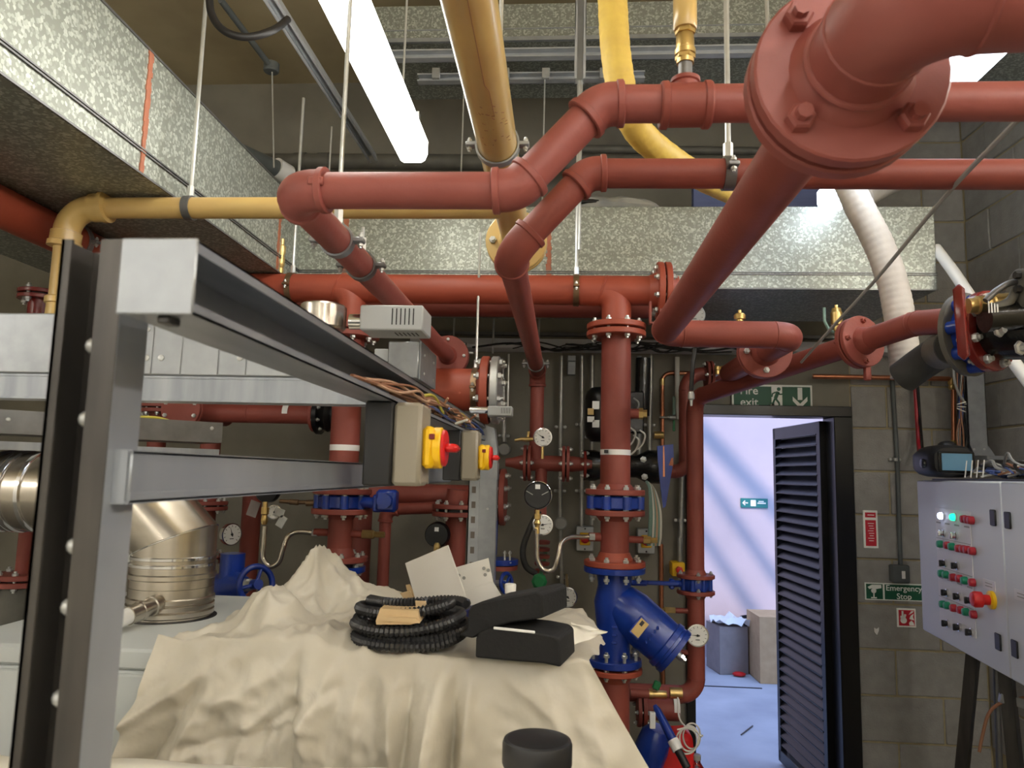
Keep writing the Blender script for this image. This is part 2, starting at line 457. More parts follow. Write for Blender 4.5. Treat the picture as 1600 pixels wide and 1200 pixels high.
# yard clutter
def carton(name, p, yb, w, dd, h, m, label, rot=0, open_=True, cat='box'):
    c = P(p[0], p[1], yb); c.z = 0
    t = thing(name, label, cat, c); Rz = M.Rotation(rot, 3, 'Z'); th = .006
    q = MB(); 
    for sx in (-1, 1): q.box(c + Rz @ V((sx * (w / 2 - th / 2), dd / 2, h / 2)), (th, dd, h), Rz)
    for y in (th / 2, dd - th / 2): q.box(c + Rz @ V((0, y, h / 2)), (w - 2 * th, th, h), Rz)
    q.box(c + Rz @ V((0, dd / 2, .004)), (w, dd, .008), Rz)
    q.build('box_walls', m, t)
    if open_:
        for sx in (-1, 1):
            q = MB(); R2 = Rz @ M.Rotation(sx * .5, 3, 'Y'); q.box(c + Rz @ V((sx * (w / 2 + .035), dd / 2, h + .05)), (.005, dd, .12), R2); q.build('flap', m, t)
    else: MB().box(c + Rz @ V((0, dd / 2, h)), (w, dd, .006), Rz).build('lid', m, t)
    return t, c
t, c = carton('carton', (1212, 1035), 6.55, .26, .36, .54, 'cardboard', 'tall tan open cardboard box beside the louvred door leaf', .05, False)
q = MB().box(c + V((.09, -.003, .33)), (.05, .003, .16)); q.build('label_sticker', 'white', t)
carton('carton', (1186, 1022), 6.95, .24, .28, .26, 'cardboard', 'small low cardboard box holding a black tub in the yard', -.1, False)
t, c = carton('carton', (1147, 1022), 6.8, .26, .30, .40, 'cardboard_grey', 'greyish worn cardboard box with crumpled plastic on top', .2, False)
q = MB()
pts = []
for i in range(9):
    row = []
    for j in range(9):
        x = (i - 4) / 4; y = (j - 4) / 4
        row.append(c + V((x * .15 - .01, .15 + y * .16, .44 + .07 * mnoise.noise(V((x * 2.3, y * 2.3, 3.1))) + .05 * mnoise.noise(V((x * 6, y * 6, 1))))))
    pts.append(row)
q.grid(pts); solo(q, 'plastic_wrap', 'white', 'crumpled clear plastic lying on the grey cardboard box', 'plastic')
c = P(1183, 975, 7.02); q = MB(); q.lathe((c.x, c.y + .1, .265), (0, 0, 1), [(0, .10), (.16, .12), (.17, .125), (.17, .115), (.02, .09)], 20)
solo(q, 'tub', 'black', 'black plastic tub standing in the small cardboard box', 'tub')
c = PZ(1155, 1057, 0.0); q = MB(); q.sph(c + V((0, 0, .02)), .05, 10, (1.2, .8, .4)); solo(q, 'rag', 'red_plastic', 'small red rag lying on the pale yard floor', 'rag')
for i, (pa, pb) in enumerate((((1158, 1090 + 58), (1176, 1134)), ((1160, 1035), (1172, 1042)))):
    q = MB().cyl(PZ(*pa, .006), PZ(*pb, .006), .005, 6); solo(q, 'stick', 'dark_steel', ['thin dark stick on the yard floor, the one nearer the door', 'thin dark stick on the yard floor in front of the grey box'][i], 'stick')
q = MB(); a = PZ(1098, 1072, .002); e = PZ(1190, 1075, .002); q.box((a + e) / 2, ((e - a).length, .02, .004)); struct(q, 'trim_1', 'mark')
q = MB(); c = P(1178, 786, 7.4); q.box(c + V((0, -.008, 0)), (.26, .012, .09), None, .002)
sg = thing('exit_sign', 'small green exit sign with an arrow on the far yard wall', 'sign', c)
q.build('sign_plate', 'teal', sg)
q = MB(); y = c.y - .016
def flat(q, pts, c, s, y, t=.003, flip=1):
    q.prism([V((c.x + s * u * flip, y, c.z + s * v_)) for u, v_ in pts], (0, t, 0))
flat(q, [(-.115, 0), (-.09, .026), (-.085, .015), (-.1, .005), (-.06, .005), (-.06, -.005), (-.1, -.005), (-.085, -.015), (-.09, -.026)], c, 1, y)
flat(q, [(-.035, -.03), (-.035, .03), (.015, .03), (.015, -.03)], c, 1, y); flat(q, [(.03, -.006), (.03, .006), (.11, .006), (.11, -.006)], c, 1, y); flat(q, [(.04, .012), (.04, .022), (.09, .022), (.09, .012)], c, 1, y)
q.build('pictogram', 'sign_white', sg)

# ---------------------------------------------------------------- ceiling level: ducts, beams, rails, dark pipes
DZ0, DZ1, DX = 2.462, 2.812, -1.128
DY = 2.97
dend = P(1463, 400, DY).x
duct = thing('ventilation_duct', 'large galvanised rectangular duct turning from the left side across the back', 'duct', (-1.5, 2, DZ0))
def duct_box(q, *a): q.bx(*a, .004)
q = MB(); duct_box(q, -2.1, DX, -1.2, DY + .02, DZ0, DZ1); q.build('duct_section', 'galv', duct)
q = MB(); duct_box(q, -2.1, dend, DY, DY + .62, DZ0 + .001, DZ1 - .001); q.build('duct_section', 'galv', duct)
q = MB()
for dz in (.060, .068):
    q.bx(DX - .001, DX + .005, -1.2, DY, DZ0 + dz, DZ0 + dz + .004); q.bx(DX, dend, DY - .005, DY + .001, DZ0 + dz, DZ0 + dz + .004)
q.bx(DX, DX + .004, -1.2, DY, DZ0, DZ0 + .006); q.bx(DX, DX + .004, -1.2, DY, DZ1 - .006, DZ1); q.bx(DX, dend, DY - .004, DY, DZ0, DZ0 + .006)
q.build('folded_seam', 'galv_dark', duct)
def seal(y=None, x=None):
    q = MB(); n = 24; rr = random.Random(int((y or x) * 100) + 7)
    for i in range(n):
        z0 = DZ0 + (DZ1 - DZ0) * i / n; z1 = DZ0 + (DZ1 - DZ0) * (i + 1) / n; w_ = .009 + rr.uniform(-.002, .003); j = rr.uniform(-.002, .002)
        if y: q.bx(DX - .001, DX + .003, y - w_ + j, y + w_ + j, z0, z1)
        else: q.bx(x - w_ + j, x + w_ + j, DY - .003, DY + .001, z0, z1)
    q.build('sealant_strip', 'sealant', duct)
seal(y=1.80); seal(y=2.74); seal(x=P(540, 385, DY).x); seal(x=P(858, 385, DY).x)
q = MB(); q.bx(DX - .2, DX + .002, -1.2, DY, DZ0 - .003, DZ0)
# upper duct near the ceiling
a = P(560, 68, 3.0); a2 = P(1240, 72, 3.0); zt = P(880, 4, 3.0).z; zf = P(880, 43, 3.0).z
ud = thing('ventilation_duct', 'galvanised duct high under the ceiling behind the big yellow pipe', 'duct', a)
q = MB(); q.bx(a.x, XW - .02, 3.0, 3.5, a.z, zt, .004); q.build('duct_section', 'galv', ud)
q = MB(); q.bx(a.x, XW - .02, 2.995, 3.001, zf - .004, zf); q.bx(a.x, XW - .02, 2.985, 3.0, a.z - .006, a.z + .012); q.build('folded_seam', 'galv_plain', ud)
def rail(name, pa, pb, Y, hgt, label, group=None, m='galv_bright', dep=.041):
    a = P(*pa, Y); e = P(*pb, Y); t = thing(name, label, 'rail', a, group)
    z = (a.z + e.z) / 2; q = MB()
    q.bx(a.x, e.x, Y, Y + .004, z - hgt / 2, z - hgt / 2 + .007); q.bx(a.x, e.x, Y, Y + .004, z + hgt / 2 - .007, z + hgt / 2)
    q.bx(a.x, e.x, Y + .004, Y + dep, z - hgt / 2, z - hgt / 2 + .003); q.bx(a.x, e.x, Y + .004, Y + dep, z + hgt / 2 - .003, z + hgt / 2); q.bx(a.x, e.x, Y + dep - .004, Y + dep, z - hgt / 2, z + hgt / 2)
    q.build('channel', m, t); return t, a, e
rail('channel_rail', (560, 78), (1230, 82), 2.96, .041, 'galvanised channel rail right under the high duct')
t, a, e = rail('channel_rail', (652, 117), (1008, 119), 3.1, .036, 'galvanised channel rail carrying thin rods below the high duct')
for px in (682, 790, 853, 943):
    c = P(px, 117, 3.1); MB().bx(c.x - .018, c.x + .018, 3.08, 3.1, c.z - .024, c.z + .024, .002).build('rod_bracket', 'zinc', t)
b = MB(); c = P(800, 95, 3.62); b.bx(P(560, 100, 3.9).x, XW, 3.9, 3.999, P(900, 112, 3.9).z, CZ); struct(b, 'trim_2', 'concrete_ceiling')
# dark insulated pipes along the back
def simple_pipe(pa, pb, Y, r, m, label, name='pipe_run', Y2=None, rings=(), cat='pipe', ringm=None):
    a = P(*pa, Y); e = P(*pb, Y2 or Y); t = thing(name, label, cat, (a + e) / 2)
    MB().cyl(a, e, r, 24).build('pipe', m, t)
    for f in rings:
        MB().cyl(a.lerp(e, f) - (e - a).normalized() * .03, a.lerp(e, f) + (e - a).normalized() * .03, r * 1.12, 24).build('coupling', ringm or m, t)
    return t
simple_pipe((380, 252), (1330, 256), 3.7, .042, 'dark_pipe', 'dark insulated pipe running across the back just under the ceiling', rings=(.1, .14, .55, .6))
simple_pipe((850, 232), (1330, 238), 3.8, .022, 'dark_pipe', 'thin dark pipe above the dark insulated pipe at the back')
t = simple_pipe((338, 222), (440, 268), 2.95, .042, 'grey_pipe', 'grey plastic pipe coming over the duct corner', Y2=3.3)
a = P(430, 262, 3.26); e = P(450, 274, 3.33); MB().cyl(a, e, .05, 20).build('coupling', 'white', t)
q = MB(); a = P(1083, 290, 3.5); e = P(1335, 326, 3.5); q.bx(a.x, e.x, 3.5, 3.55, DZ1, a.z, .003); solo(q, 'timber_board', 'navy_board', 'blue grey board standing on edge behind the duct', 'board')
# insulation bag on the duct
c = P(960, 311, 3.12); rows = []
q = MB()
for i in range(13):
    row = []
    for j in range(17):
        u = i / 12 * math.pi * 2; t_ = -1 + 2 * j / 16; r = .055 * max(0.05, (1 - t_ ** 4)) ** .5 * (1 + .25 * mnoise.noise(V((u, t_ * 3, 2))))
        row.append(V((c.x + t_ * .20, c.y + 1.4 * r * math.cos(u), DZ1 + .045 + .025 * (-t_) * .3 + r * .8 * math.sin(u))))
    rows.append(row)
q.grid(rows); bag = solo(q, 'sack', 'bag', 'crumpled grey cloth sack lying on top of the duct', 'sack')
# cables above the duct end and hose bits
q = MB().tube(smooth([P(880, 322, 3.05), P(920, 314, 3.05), P(960, 320, 3.06), P(1010, 325, 3.08)], 6), .009, 8); solo(q, 'cable', 'wire_black', 'black cable lying along the duct top under the sack', 'cable')

# ---------------------------------------------------------------- lamps
def batten(x, y0, y1, zb, label, m='lamp', w=.105, off=None):
    t = thing('ceiling_light', label, 'light', (x, (y0 + y1) / 2, zb))
    q = MB(); q.bx(x - w * .28, x + w * .28, y0 - .01, y1 + .01, zb + .079, zb + .105, .006); q.build('lamp_body', 'grey_plastic', t)
    q = MB(); n = 10; h = .078
    prof = [(-w / 2, h), (-w / 2, .03), (-w * .42, .008), (-w * .3, 0), (w * .3, 0), (w * .42, .008), (w / 2, .03), (w / 2, h)]
    q.prism([V((x + u, y0, zb + v_)) for u, v_ in prof], (0, y1 - y0, 0)); q.build('diffuser', m, t)
    for yy in (y0 + .2, y1 - .2):
        MB().cyl((x, yy, zb + .105), (x, yy, CZ), .004, 8).build('suspension_rod', 'zinc', t)
        for sx in (-1, 1): MB().bx(x + sx * (w / 2 + .004) - .004, x + sx * (w / 2 + .004) + .004, yy - .012, yy + .012, zb + .06, zb + .085).build('clip', 'zinc', t)
    return t
a = P(645, 254, 2.5)
batten(a.x, 1.0, 2.5, a.z, 'long lit fluorescent batten left of the big yellow pipe')
a = P(1284, 330, 2.93)
batten(a.x + .035, 1.76, 2.93, a.z, 'lit fluorescent batten on the right, partly hidden behind the red pipes', 'lamp_cool')
def fill_tube_light(x, y0, y1, zb, label):  # fill lamp added outside the view to brighten the room
    t = thing('fill_tube', label, 'light', (x, (y0 + y1) / 2, zb))
    MB().bx(x - .02, x + .02, y0 - .02, y1 + .02, zb + .05, zb + .09, .004).build('lamp_body', 'white', t)
    MB().cyl((x, y0, zb + .015), (x, y1, zb + .015), .019, 16).build('tube', 'lamp_fill', t)
    for yy in (y0 - .01, y1 + .01): MB().bx(x - .016, x + .016, yy - .012, yy + .012, zb, zb + .055, .003).build('end_holder', 'white', t)
    for yy in (y0 + .2, y1 - .2): MB().cyl((x, yy, zb + .09), (x, yy, CZ), .004, 8).build('suspension_rod', 'zinc', t)
for i, (x_, y0_, y1_, z_) in enumerate(((-1.9, -2.6, -1.1, 2.6), (-.5, -2.6, -1.1, 2.6), (.9, -2.6, -1.1, 2.6), (1.6, -1.0, .4, 2.7), (.75, -1.6, -.1, 3.1), (-3.2, -1.6, -.1, 2.6), (1.85, .65, 1.95, 2.75))):
    fill_tube_light(x_, y0_, y1_, z_, 'added fill tube out of view, ' + ('left of the row of three', 'middle of the row of three', 'right of the row of three', 'nearest the right wall', 'above the viewer on the right', 'nearest the left wall', 'just outside the view at the right wall')[i])
# ================================================================ pipework
X, Y_, Z = V((1, 0, 0)), V((0, 1, 0)), V((0, 0, 1))
def seg(root, a, e, r, m='red', n=24, name='pipe'): return MB().cyl(a, e, r, n).build(name, m, root)
def tape(root, c, ax, r, w=.014, m='white'):
    return MB().lathe(V(c) - V(ax) * w / 2, ax, [(0, r * 1.015), (w, r * 1.015)], 24).build('marking_tape', m, root)
def hanger(label, top, c, r, ax, m='bronze_clamp', rodr=.005, double=False, group=None, lug=True, up=Z):
    """drop rod with a two piece ring clamp round a pipe of radius r at c"""
    c = V(c); top = V(top); ax = V(ax).normalized()
    t = thing('pipe_hanger', label, 'hanger', top, group)
    side = ax.cross(up).normalized(); u = side.cross(ax).normalized()
    if u.z < 0: u = -u
    q = MB(); w_ = .011
    q.lathe(c - ax * w_, ax, [(0, r + .001), (0, r + .005), (2 * w_, r + .005), (2 * w_, r + .001)], 24, False)
    if lug:
        for s in (-1, 1): q.box(c + side * s * (r + .014), (.024, .010, .022), M((side, u, ax)).transposed(), .002)
    q.build('clamp', m, t)
    if lug:
        for s in (-1, 1): inst(bolt_mesh(.014, .006), 'bolt', t, frame(c + side * s * (r + .018), u))
    b0 = c + u * (r + .004)
    MB().cyl(b0, b0 + u * .03, .010, 6).build('boss_nut', 'zinc', t)
    if top != c:
        MB().cyl(b0 + u * .02, V((b0.x, b0.y, top.z)) if up == Z else top, rodr, 8).build('drop_rod', 'zinc', t)
        if double: MB().cyl(b0 + V((.010, 0, .10)), V((b0.x + .010, b0.y, top.z)), rodr * .8, 8).build('drop_rod', 'zinc', t)
    return t

# --- run A : upper screwed pipe --------------------------------------------
rA = .0302; YA = 1.155
A1 = P(452, 298, YA); A2 = P(806, 298, YA); A3 = P(938, 163, YA); A4 = P(1700, 158, YA); A4 = A3 + (A4 - A3) * ((XW - .01 - A3.x) / (A4.x - A3.x))
A0 = V((A1.x, 2.90, A1.z + .0))
ra = thing('pipe_run', 'red screwed pipe with pinkish elbow crossing the upper middle and stepping up right', 'pipe', A1)
screwed(ra, [A0, A1, A2, A3, A4], rA, .05, 'red_pink')
q = MB(); lug_c = P(492, 292, YA - .03)
q.box(P(493, 283, YA - .033), (.026, .008, .014), None, .002); q.build('casting_lug', 'red_pink', ra)
def tee(root, a, e, r, m):
    d = (e - a).normalized(); L = (e - a).length; R = r * 1.16; b = MB()
    b.lathe(a, d, [(0, r), (0, R * 1.02), (r * .1, R * 1.09), (r * .4, R * 1.09), (r * .46, R), (L - r * .46, R), (L - r * .4, R * 1.09), (L - r * .1, R * 1.09), (L, R * 1.02), (L, r)], 28)
    return b.build('tee', m, root)
ta, te = P(1031, 165, YA), P(1111, 164, YA); tt = tee(ra, ta, te, rA, 'red')
tc = (ta + te) / 2; q = MB(); q.lathe(tc, Z, [(0, .021), (.036, .021), (.038, .024), (.044, .024), (.046, .020)], 20); q.build('branch_boss', 'red', ra)
vt = thing('drain_valve', 'brass valve with yellow cap standing on the upper red pipe tee', 'valve', tc + Z * .046)
v0 = tc + Z * .044
MB().cyl(v0, v0 + Z * .032, .0115, 16).build('nipple', 'galv_dark', vt)
q = MB(); q.lathe(v0 + Z * .028, Z, [(0, .014), (.014, .0145), (.015, .017), (.024, .017), (.026, .015), (.048, .0145), (.050, .013), (.070, .013)], 20); q.build('valve_body', 'brass', vt)
q = MB(); q.lathe(v0 + Z * .036, Z, [(0, .0165), (.011, .0165)], 6); q.lathe(v0 + Z * .080, Z, [(0, .0165), (.009, .0165)], 6); q.build('hex_nut', 'brass', vt)
q = MB(); q.lathe(v0 + Z * .088, Z, [(0, .018), (.004, .0195), (.055, .0195), (.06, .016)], 24); q.build('cap', 'yellow_pipe', vt)
flange(ra, A0, Y_, .082, .018, 4, 'red', hub=(rA, .02))
hanger('small bolted clamp around the red pipe running back from the pinkish elbow', (A1.x, 1.60, A1.z + .09), (A1.x, 1.60, A1.z), rA, Y_, 'galv_dark', rodr=.004)
hanger('long galvanised rod dropping to the pinkish elbow pipe near the fluorescent batten', P(539, -20, 1.45), (A1.x, 1.42, A1.z), rA, Y_, 'galv_plain', rodr=.0048)

# --- run B : lower screwed pipe --------------------------------------------
YB = 1.47
B0 = P(1700, 273, YB); B1 = P(918, 271, YB); B0 = B1 + (B0 - B1) * ((XW - .01 - B1.x) / (B0.x - B1.x)); B2 = P(797, 398, YB); B3 = V((B2.x, 3.22, B2.z)); B4 = V((B2.x, 3.22, P(849, 722, 3.22).z))
rb_ = thing('pipe_run', 'red screwed pipe below the pinkish one, bending back toward the pressure gauges', 'pipe', B1)
screwed(rb_, [B0, B1, B2, B3, B4], rA, .05, 'red')
hanger('galvanised drop rod and clamp holding the lower red pipe left of the big flange', P(1118, -20, YB), P(1138, 271, YB), rA, X, 'galv_dark', rodr=.0058)
hanger('clamp with two bolt ears low on the red pipe above the white pressure gauge', (B2.x, 2.98, B2.z), (B2.x, 2.98, B2.z), rA, Y_, 'galv_dark')

# --- run C : big flanged pipe coming from the top right ---------------------
rC = .0415; CX, CZ_ = .3055, 2.141
rc = thing('pipe_run', 'thick red pipe with a big bolted flange coming down from the top right corner', 'pipe', (CX, .8, CZ_))
C2 = V((CX, 2.27, CZ_)); C3 = P(1240, 524, 2.27); C3.y = 2.27; C4 = V((C3.x, 3.14, CZ_))
welded(rc, [V((CX, .80, CZ_)), C2, C3, C4], rC, .058, 'red')
welded(rc, [V((CX, .77, CZ_)), V((CX, .645, CZ_)), V((1.3, .62, CZ_ + .03))], rC * 1.3, .08, 'red_pink')
f = flange(rc, (CX, .795, CZ_), Y_, .104, .021, 4, 'red_pink', gap=.010, hub=(rC * 1.3, .016), bolt='red_pink', br=.0155, rb=.082, ph=0)
q = MB(); q.torus((CX, .748, CZ_), Y_, rC * 1.3, .005, 32, 8); q.build('weld_bead', 'red_pink', rc)
flange(rc, (C3.x, 2.60, CZ_), Y_, .092, .018, 4, 'red', hub=(rC, .03), bolt='zinc', br=.011, rb=.066)

# --- run D : down the left of the door --------------------------------------
rD = .038
D1 = P(1088, 1086, 3.4); D2 = P(1091, 622, 3.4); D2.x = D1.x; D4 = P(1432, 505, 2.30); D5 = P(1508, 500, 2.08)
rd = thing('pipe_run', 'red pipe dropping beside the left edge of the doorway from a sloping flanged section', 'pipe', D1)
D0 = V((D1.x - .30, 3.4, D1.z))
welded(rd, [D0, D1, D2, D4, D5], rD, .07, 'red')
dd = (D4 - D2).normalized(); fc = P(1341, 549, 2.5); fc = D2 + dd * (fc - D2).dot(dd)
flange(rd, fc, dd, .088, .017, 4, 'red', hub=(rD, .03), bolt='red', br=.010)
q = MB(); q.box(fc + V((.02, -.005, -.105)), (.02, .02, .05), None, .003); q.build('bracket', 'red', rd)
def stub(root, c, d, L, r, tip=None, m='red', tl=.03):
    c = V(c); d = V(d).normalized(); MB().cyl(c, c + d * L, r, 14).build('branch', m, root)
    if tip: MB().lathe(c + d * L, d, [(0, r * 1.15), (tl * .5, r * 1.15), (tl * .55, r * .8), (tl, r * .8)], 6).build('plug', tip, root)
def vpt(px, py, Yv, x=None):
    p = P(px, py, Yv)
    if x is not None: p.x = x
    return p
for py, L, tip in ((955, .10, 'brass'), (1020, .07, 'galv_plain')):
    stub(rd, vpt(1088, py, 3.4, D1.x), -X, .04 + L * .5, .012, tip, tl=.09)
def Zd(py): return vpt(1088, py, 3.4, D1.x)
for py, s_ in ((900, 1), (925, -1)): flange(rd, Zd(py), Z, .083, .016, 4, 'red', pair=False, br=.009, hub=(rD, .02, s_))
def late_valve(): butterfly('blue butterfly valve with long blue lever on the doorway pipe', Zd(912), .076, Zd(903).z - Zd(922).z, V((-1, -.25, 0)), 'lever')
# --- header G ---------------------------------------------------------------
rG = .057; YG = 2.78; HZ = P(960, 454, YG).z
hx1 = P(1022, 454, YG).x
rg = thing('pipe_header', 'large orange red header pipe running across the back below the duct', 'pipe', (-.4, YG, HZ))
welded(rg, [V((-1.58, .6, HZ)), V((-1.58, YG, HZ)), V((hx1, YG, HZ))], rG, .12, 'red_bright', 32, weld=False)
flange(rg, (P(1036, 454, YG).x, YG, HZ), X, .110, .022, 8, 'red_bright', hub=(rG, .03, -1), br=.011)
def sweep(root, px, pdown, m='red_bright', r=rG):
    c = P(px, 515, YG); z1 = P(px, pdown, YG).z
    a = V((c.x - .14, YG, HZ - .004)); k = V((c.x, YG, HZ - .004)); e = V((c.x, YG, z1))
    MB().tube(route([a, k, e], .105, 10), r * .985, 28).build('swept_branch', m, root); 
    MB().torus((c.x - .055, YG, HZ), (1, 0, -.35), r * 1.02, .004, 28, 6).build('weld_bead', m, root)
    return V((c.x, YG, z1))
V1 = sweep(rg, 963, 512); V2 = sweep(rg, 548, 512)
# left leg clamp and joint
hanger('shiny pipe clamp round the bright red header leg at the far left', (-1.58, 2.20, HZ + .16), (-1.58, 2.20, HZ), rG, Y_, 'galv_plain', rodr=.008)
hanger('galvanised rod and bronze clamp holding the header left of the sensor box', (-1.0, YG, 3.2), (P(456, 452, YG).x, YG, HZ), rG, X, rodr=.0065)
hanger('double galvanised rod and bronze clamp holding the header next to the central riser', P(906, 126, YG), (P(900, 454, YG).x, YG, HZ), rG, X, rodr=.007, double=True)
# header 2
r2 = thing('pipe_header', 'second dark red header pipe tucked behind and below the bright header', 'pipe', (0, 3.02, 2.35))
a = P(420, 474, 3.03); e = P(1012, 478, 3.03); e.z = a.z = a.z - .0
seg(r2, a, e, .05, 'red')
MB().lathe(e, X, [(0, .05), (.012, .045), (.02, .02)], 24).build('end_cap', 'red', r2)
hanger('thin rod dropping behind the pinkish pipe to the second header', (-.95, 3.03, 3.2), (P(503, 470, 3.03).x, 3.03, a.z), .05, X, 'galv_dark', rodr=.004, lug=False)
# thin rods going up from header level to the upper rail
for (pa, pb, Yr, lab) in (((726, 330), (715, 430), 3.1, 'thin rod left of the yellow flange'), ((853, 122), (845, 432), 3.1, 'thin rod right of the yellow pipe clamp'), ((790, 122), (783, 240), 3.1, 'thin rod just behind the yellow pipe clamp')):
    a = P(*pb, Yr); zt_ = P(853, 122, Yr).z; q = MB().cyl(a, (a.x, a.y, zt_), .0035, 8)
    solo(q, 'hanger_rod', 'zinc', lab, 'rod')

# --- butterfly valve, strainer, gauges builders ------------------------------
def butterfly(label, c, R, th, arm=None, handle=None, m='blue'):
    """wafer valve with lugs between two flanges, axis vertical"""
    c = V(c); t = thing('butterfly_valve', label, 'valve', c)
    q = MB(); q.lathe(c - Z * th / 2, Z, [(0, R * .78), (th * .12, R * .84), (th * .88, R * .84), (th, R * .78)], 32)
    for k in range(8):
        a_ = 2 * math.pi * (k + .5) / 8; q.cyl(c + V((R * .82 * math.cos(a_), R * .82 * math.sin(a_), -th * .48)), c + V((R * .82 * math.cos(a_), R * .82 * math.sin(a_), th * .48)), R * .15, 12)
    q.build('valve_body', m, t)
    if arm:
        a = V(arm).normalized(); q = MB().cyl(c + a * R * .7, c + a * (R * 1.45), R * .2, 14); q.box(c + a * R * 1.5, (R * .3, R * .5, R * .6), None, .006); q.build('valve_neck', m, t)
        if handle == 'gear':
            q = MB(); q.box(c + a * R * 1.85 + Z * R * .1, (R * .7, R * .55, R * .75), None, .01); q.cyl(c + a * R * 1.85 + V((0, -R * .3, R * .1)), c + a * R * 1.85 + V((0, -R * .5, R * .1)), R * .25, 14); q.build('gear_box', m, t)
        elif handle == 'lever':
            q = MB(); p0 = c + a * R * 1.4; q.box(p0 + a * .10 + Z * .004, (.24, .02, .018), None, .004); q.box(p0 + a * .17 + Z * .004, (.10, .028, .024), None, .008); q.build('lever', m, t)
    return t
def needle_gauge(name, label, c, r, d, ang=0.7, cat='gauge', face='dial', case='chrome', depth=None, stem=None):
    """round dial gauge at c facing direction d"""
    c = V(c); d = V(d).normalized(); fr = frame(c, d, (0, 0, 1)); dp = depth or r * .55
    t = thing(name, label, cat, c)
    MB().lathe(c - d * dp, d, [(0, r * .8), (dp * .15, r), (dp * .9, r), (dp, r * 1.06), (dp * 1.1, r * 1.06), (dp * 1.12, r * .95), (dp * .98, r * .93)], 28, True).build('gauge_case', case, t)
    MB().lathe(c + d * .0005, d, [(0, r * .94), (.001, r * .94)], 28).build('dial_face', face, t)
    q = MB(); ux = (fr.to_3x3() @ X); uy = fr.to_3x3() @ Y_
    for i in range(11):
        a_ = math.radians(-45 + 27 * i); p = c + (ux * math.cos(a_) + uy * math.sin(a_)) * r * .78 + d * .002
        q.box(p, (r * .16, r * .04, .001), M((ux * math.cos(a_) + uy * math.sin(a_), uy * math.cos(a_) - ux * math.sin(a_), d)).transposed())
    q.box(c - uy * r * .4 + d * .002, (r * .4, r * .07, .001), M((ux, uy, d)).transposed())
    q.build('dial_marks', 'mark', t)
    q = MB(); nd = ux * math.cos(ang) + uy * math.sin(ang); ns = d.cross(nd)
    q.prism([c + d * .0035 + ns * r * .06 - nd * r * .2, c + d * .0035 + nd * r * .72, c + d * .0035 - ns * r * .06 - nd * r * .2], d * .001); q.lathe(c + d * .002, d, [(0, r * .12), (.004, r * .1)], 12)
    q.build('needle', 'mark', t)
    if stem:
        s = V(stem); L = s.length; sd = s.normalized(); MB().cyl(c - d * dp * .5 + sd * r * .9, c - d * dp * .5 + s, r * .18, 10).build('stem', 'brass', t)
    return t
def vz(px, py, x, Yv): p = P(px, py, Yv); return V((x, Yv, p.z))
# --- central riser ------------------------------------------------------------
rv = thing('pipe_riser', 'central red riser with white tape, flanges and a blue valve', 'pipe', V1)
x1 = V1.x
def Z1(py): return V((x1, YG, P(963, py, YG).z))
flange(rv, Z1(517), Z, .112, .021, 8, 'red_bright', gap=.008, br=.011)
seg(rv, Z1(526), Z1(766), rG * .98, 'red', 32)
tape(rv, Z1(707), Z, rG * .98, .02)
MB().bx(x1 - .045, x1 - .030, YG - rG - .002, YG - rG * .8, Z1(709).z, Z1(704).z).build('tape_mark', 'mark', rv)
stub(rv, Z1(646) + X * rG * .9, (1, -.1, 0), .035, .019, 'brass')
flange(rv, Z1(769), Z, .110, .020, 8, 'red', pair=False, hub=(rG, .02, 1), br=.011)
butterfly('blue butterfly valve between red flanges on the central riser', Z1(785), .115, Z1(775).z - Z1(795).z, Y_)
flange(rv, Z1(801), Z, .110, .020, 8, 'red', pair=False, hub=(rG, .02, -1), br=.011)
seg(rv, Z1(806), Z1(874), rG * .92, 'red', 32)
stub(rv, Z1(840) - X * rG * .8, (-1, -.2, 0), .05, .016, None)
stub(rv, Z1(842) + X * rG * .8, (1, -.2, 0), .06, .013, 'brass', tl=.05)
flange(rv, Z1(880), Z, .112, .020, 8, 'red_bright', pair=False, hub=(rG * .95, .03, 1), br=.011)
late_valve()
# Y strainer
st = thing('y_strainer', 'blue cast Y strainer under the central riser', 'strainer', Z1(965))
top, bot = Z1(892), Z1(1033)
flange(st, Z1(889.5), Z, .112, .022, 0, 'blue', pair=False); flange(st, bot, Z, .100, .024, 0, 'blue', pair=False)
me = bolt_mesh(.03, .011)
for zc, R in ((Z1(894), .09), (Z1(1027), .082)):
    for i in range(8):
        a_ = 2 * math.pi * (i + .5) / 8; inst(me, 'bolt', st, M.Translation(zc + V((R * math.cos(a_), R * math.sin(a_), 0))))
q = MB(); q.tube([top, Z1(915), Z1(940), Z1(985), Z1(1010), bot], [.066, .060, .074, .062, .056, .060], 28)
bo = Z1(935); bd = V((.77, -.16, -.62)).normalized()
q.tube([bo - bd * .03, bo + bd * .03, bo + bd * .08, bo + bd * .17, bo + bd * .235], [.05, .078, .086, .084, .080], 28)
q.build('strainer_body', 'blue', st)
q = MB(); q.lathe(bo + bd * .225, bd, [(0, .08), (.004, .088), (.022, .090), (.024, .085), (.034, .085), (.036, .09), (.054, .088), (.058, .05)], 28); q.build('strainer_cap', 'blue', st)
stub(st, bo + bd * .28, bd, .02, .012, 'chrome', 'galv_plain', .02)
fx = frame(bo + bd * .13 + V((-.02, -.083, -.0)), V((.12, -1, .18)), bd.cross(V((.12, -1, .18))))
q = MB(); q.box(fx.translation, (.046, .074, .012), fx.to_3x3(), .004); pl = q.build('plate_frame', 'blue', st)
q = MB(); q.box(fx.translation + fx.to_3x3() @ V((0, 0, .006)), (.034, .060, .003), fx.to_3x3()); q.build('name_plate', 'yellow_pipe', pl)
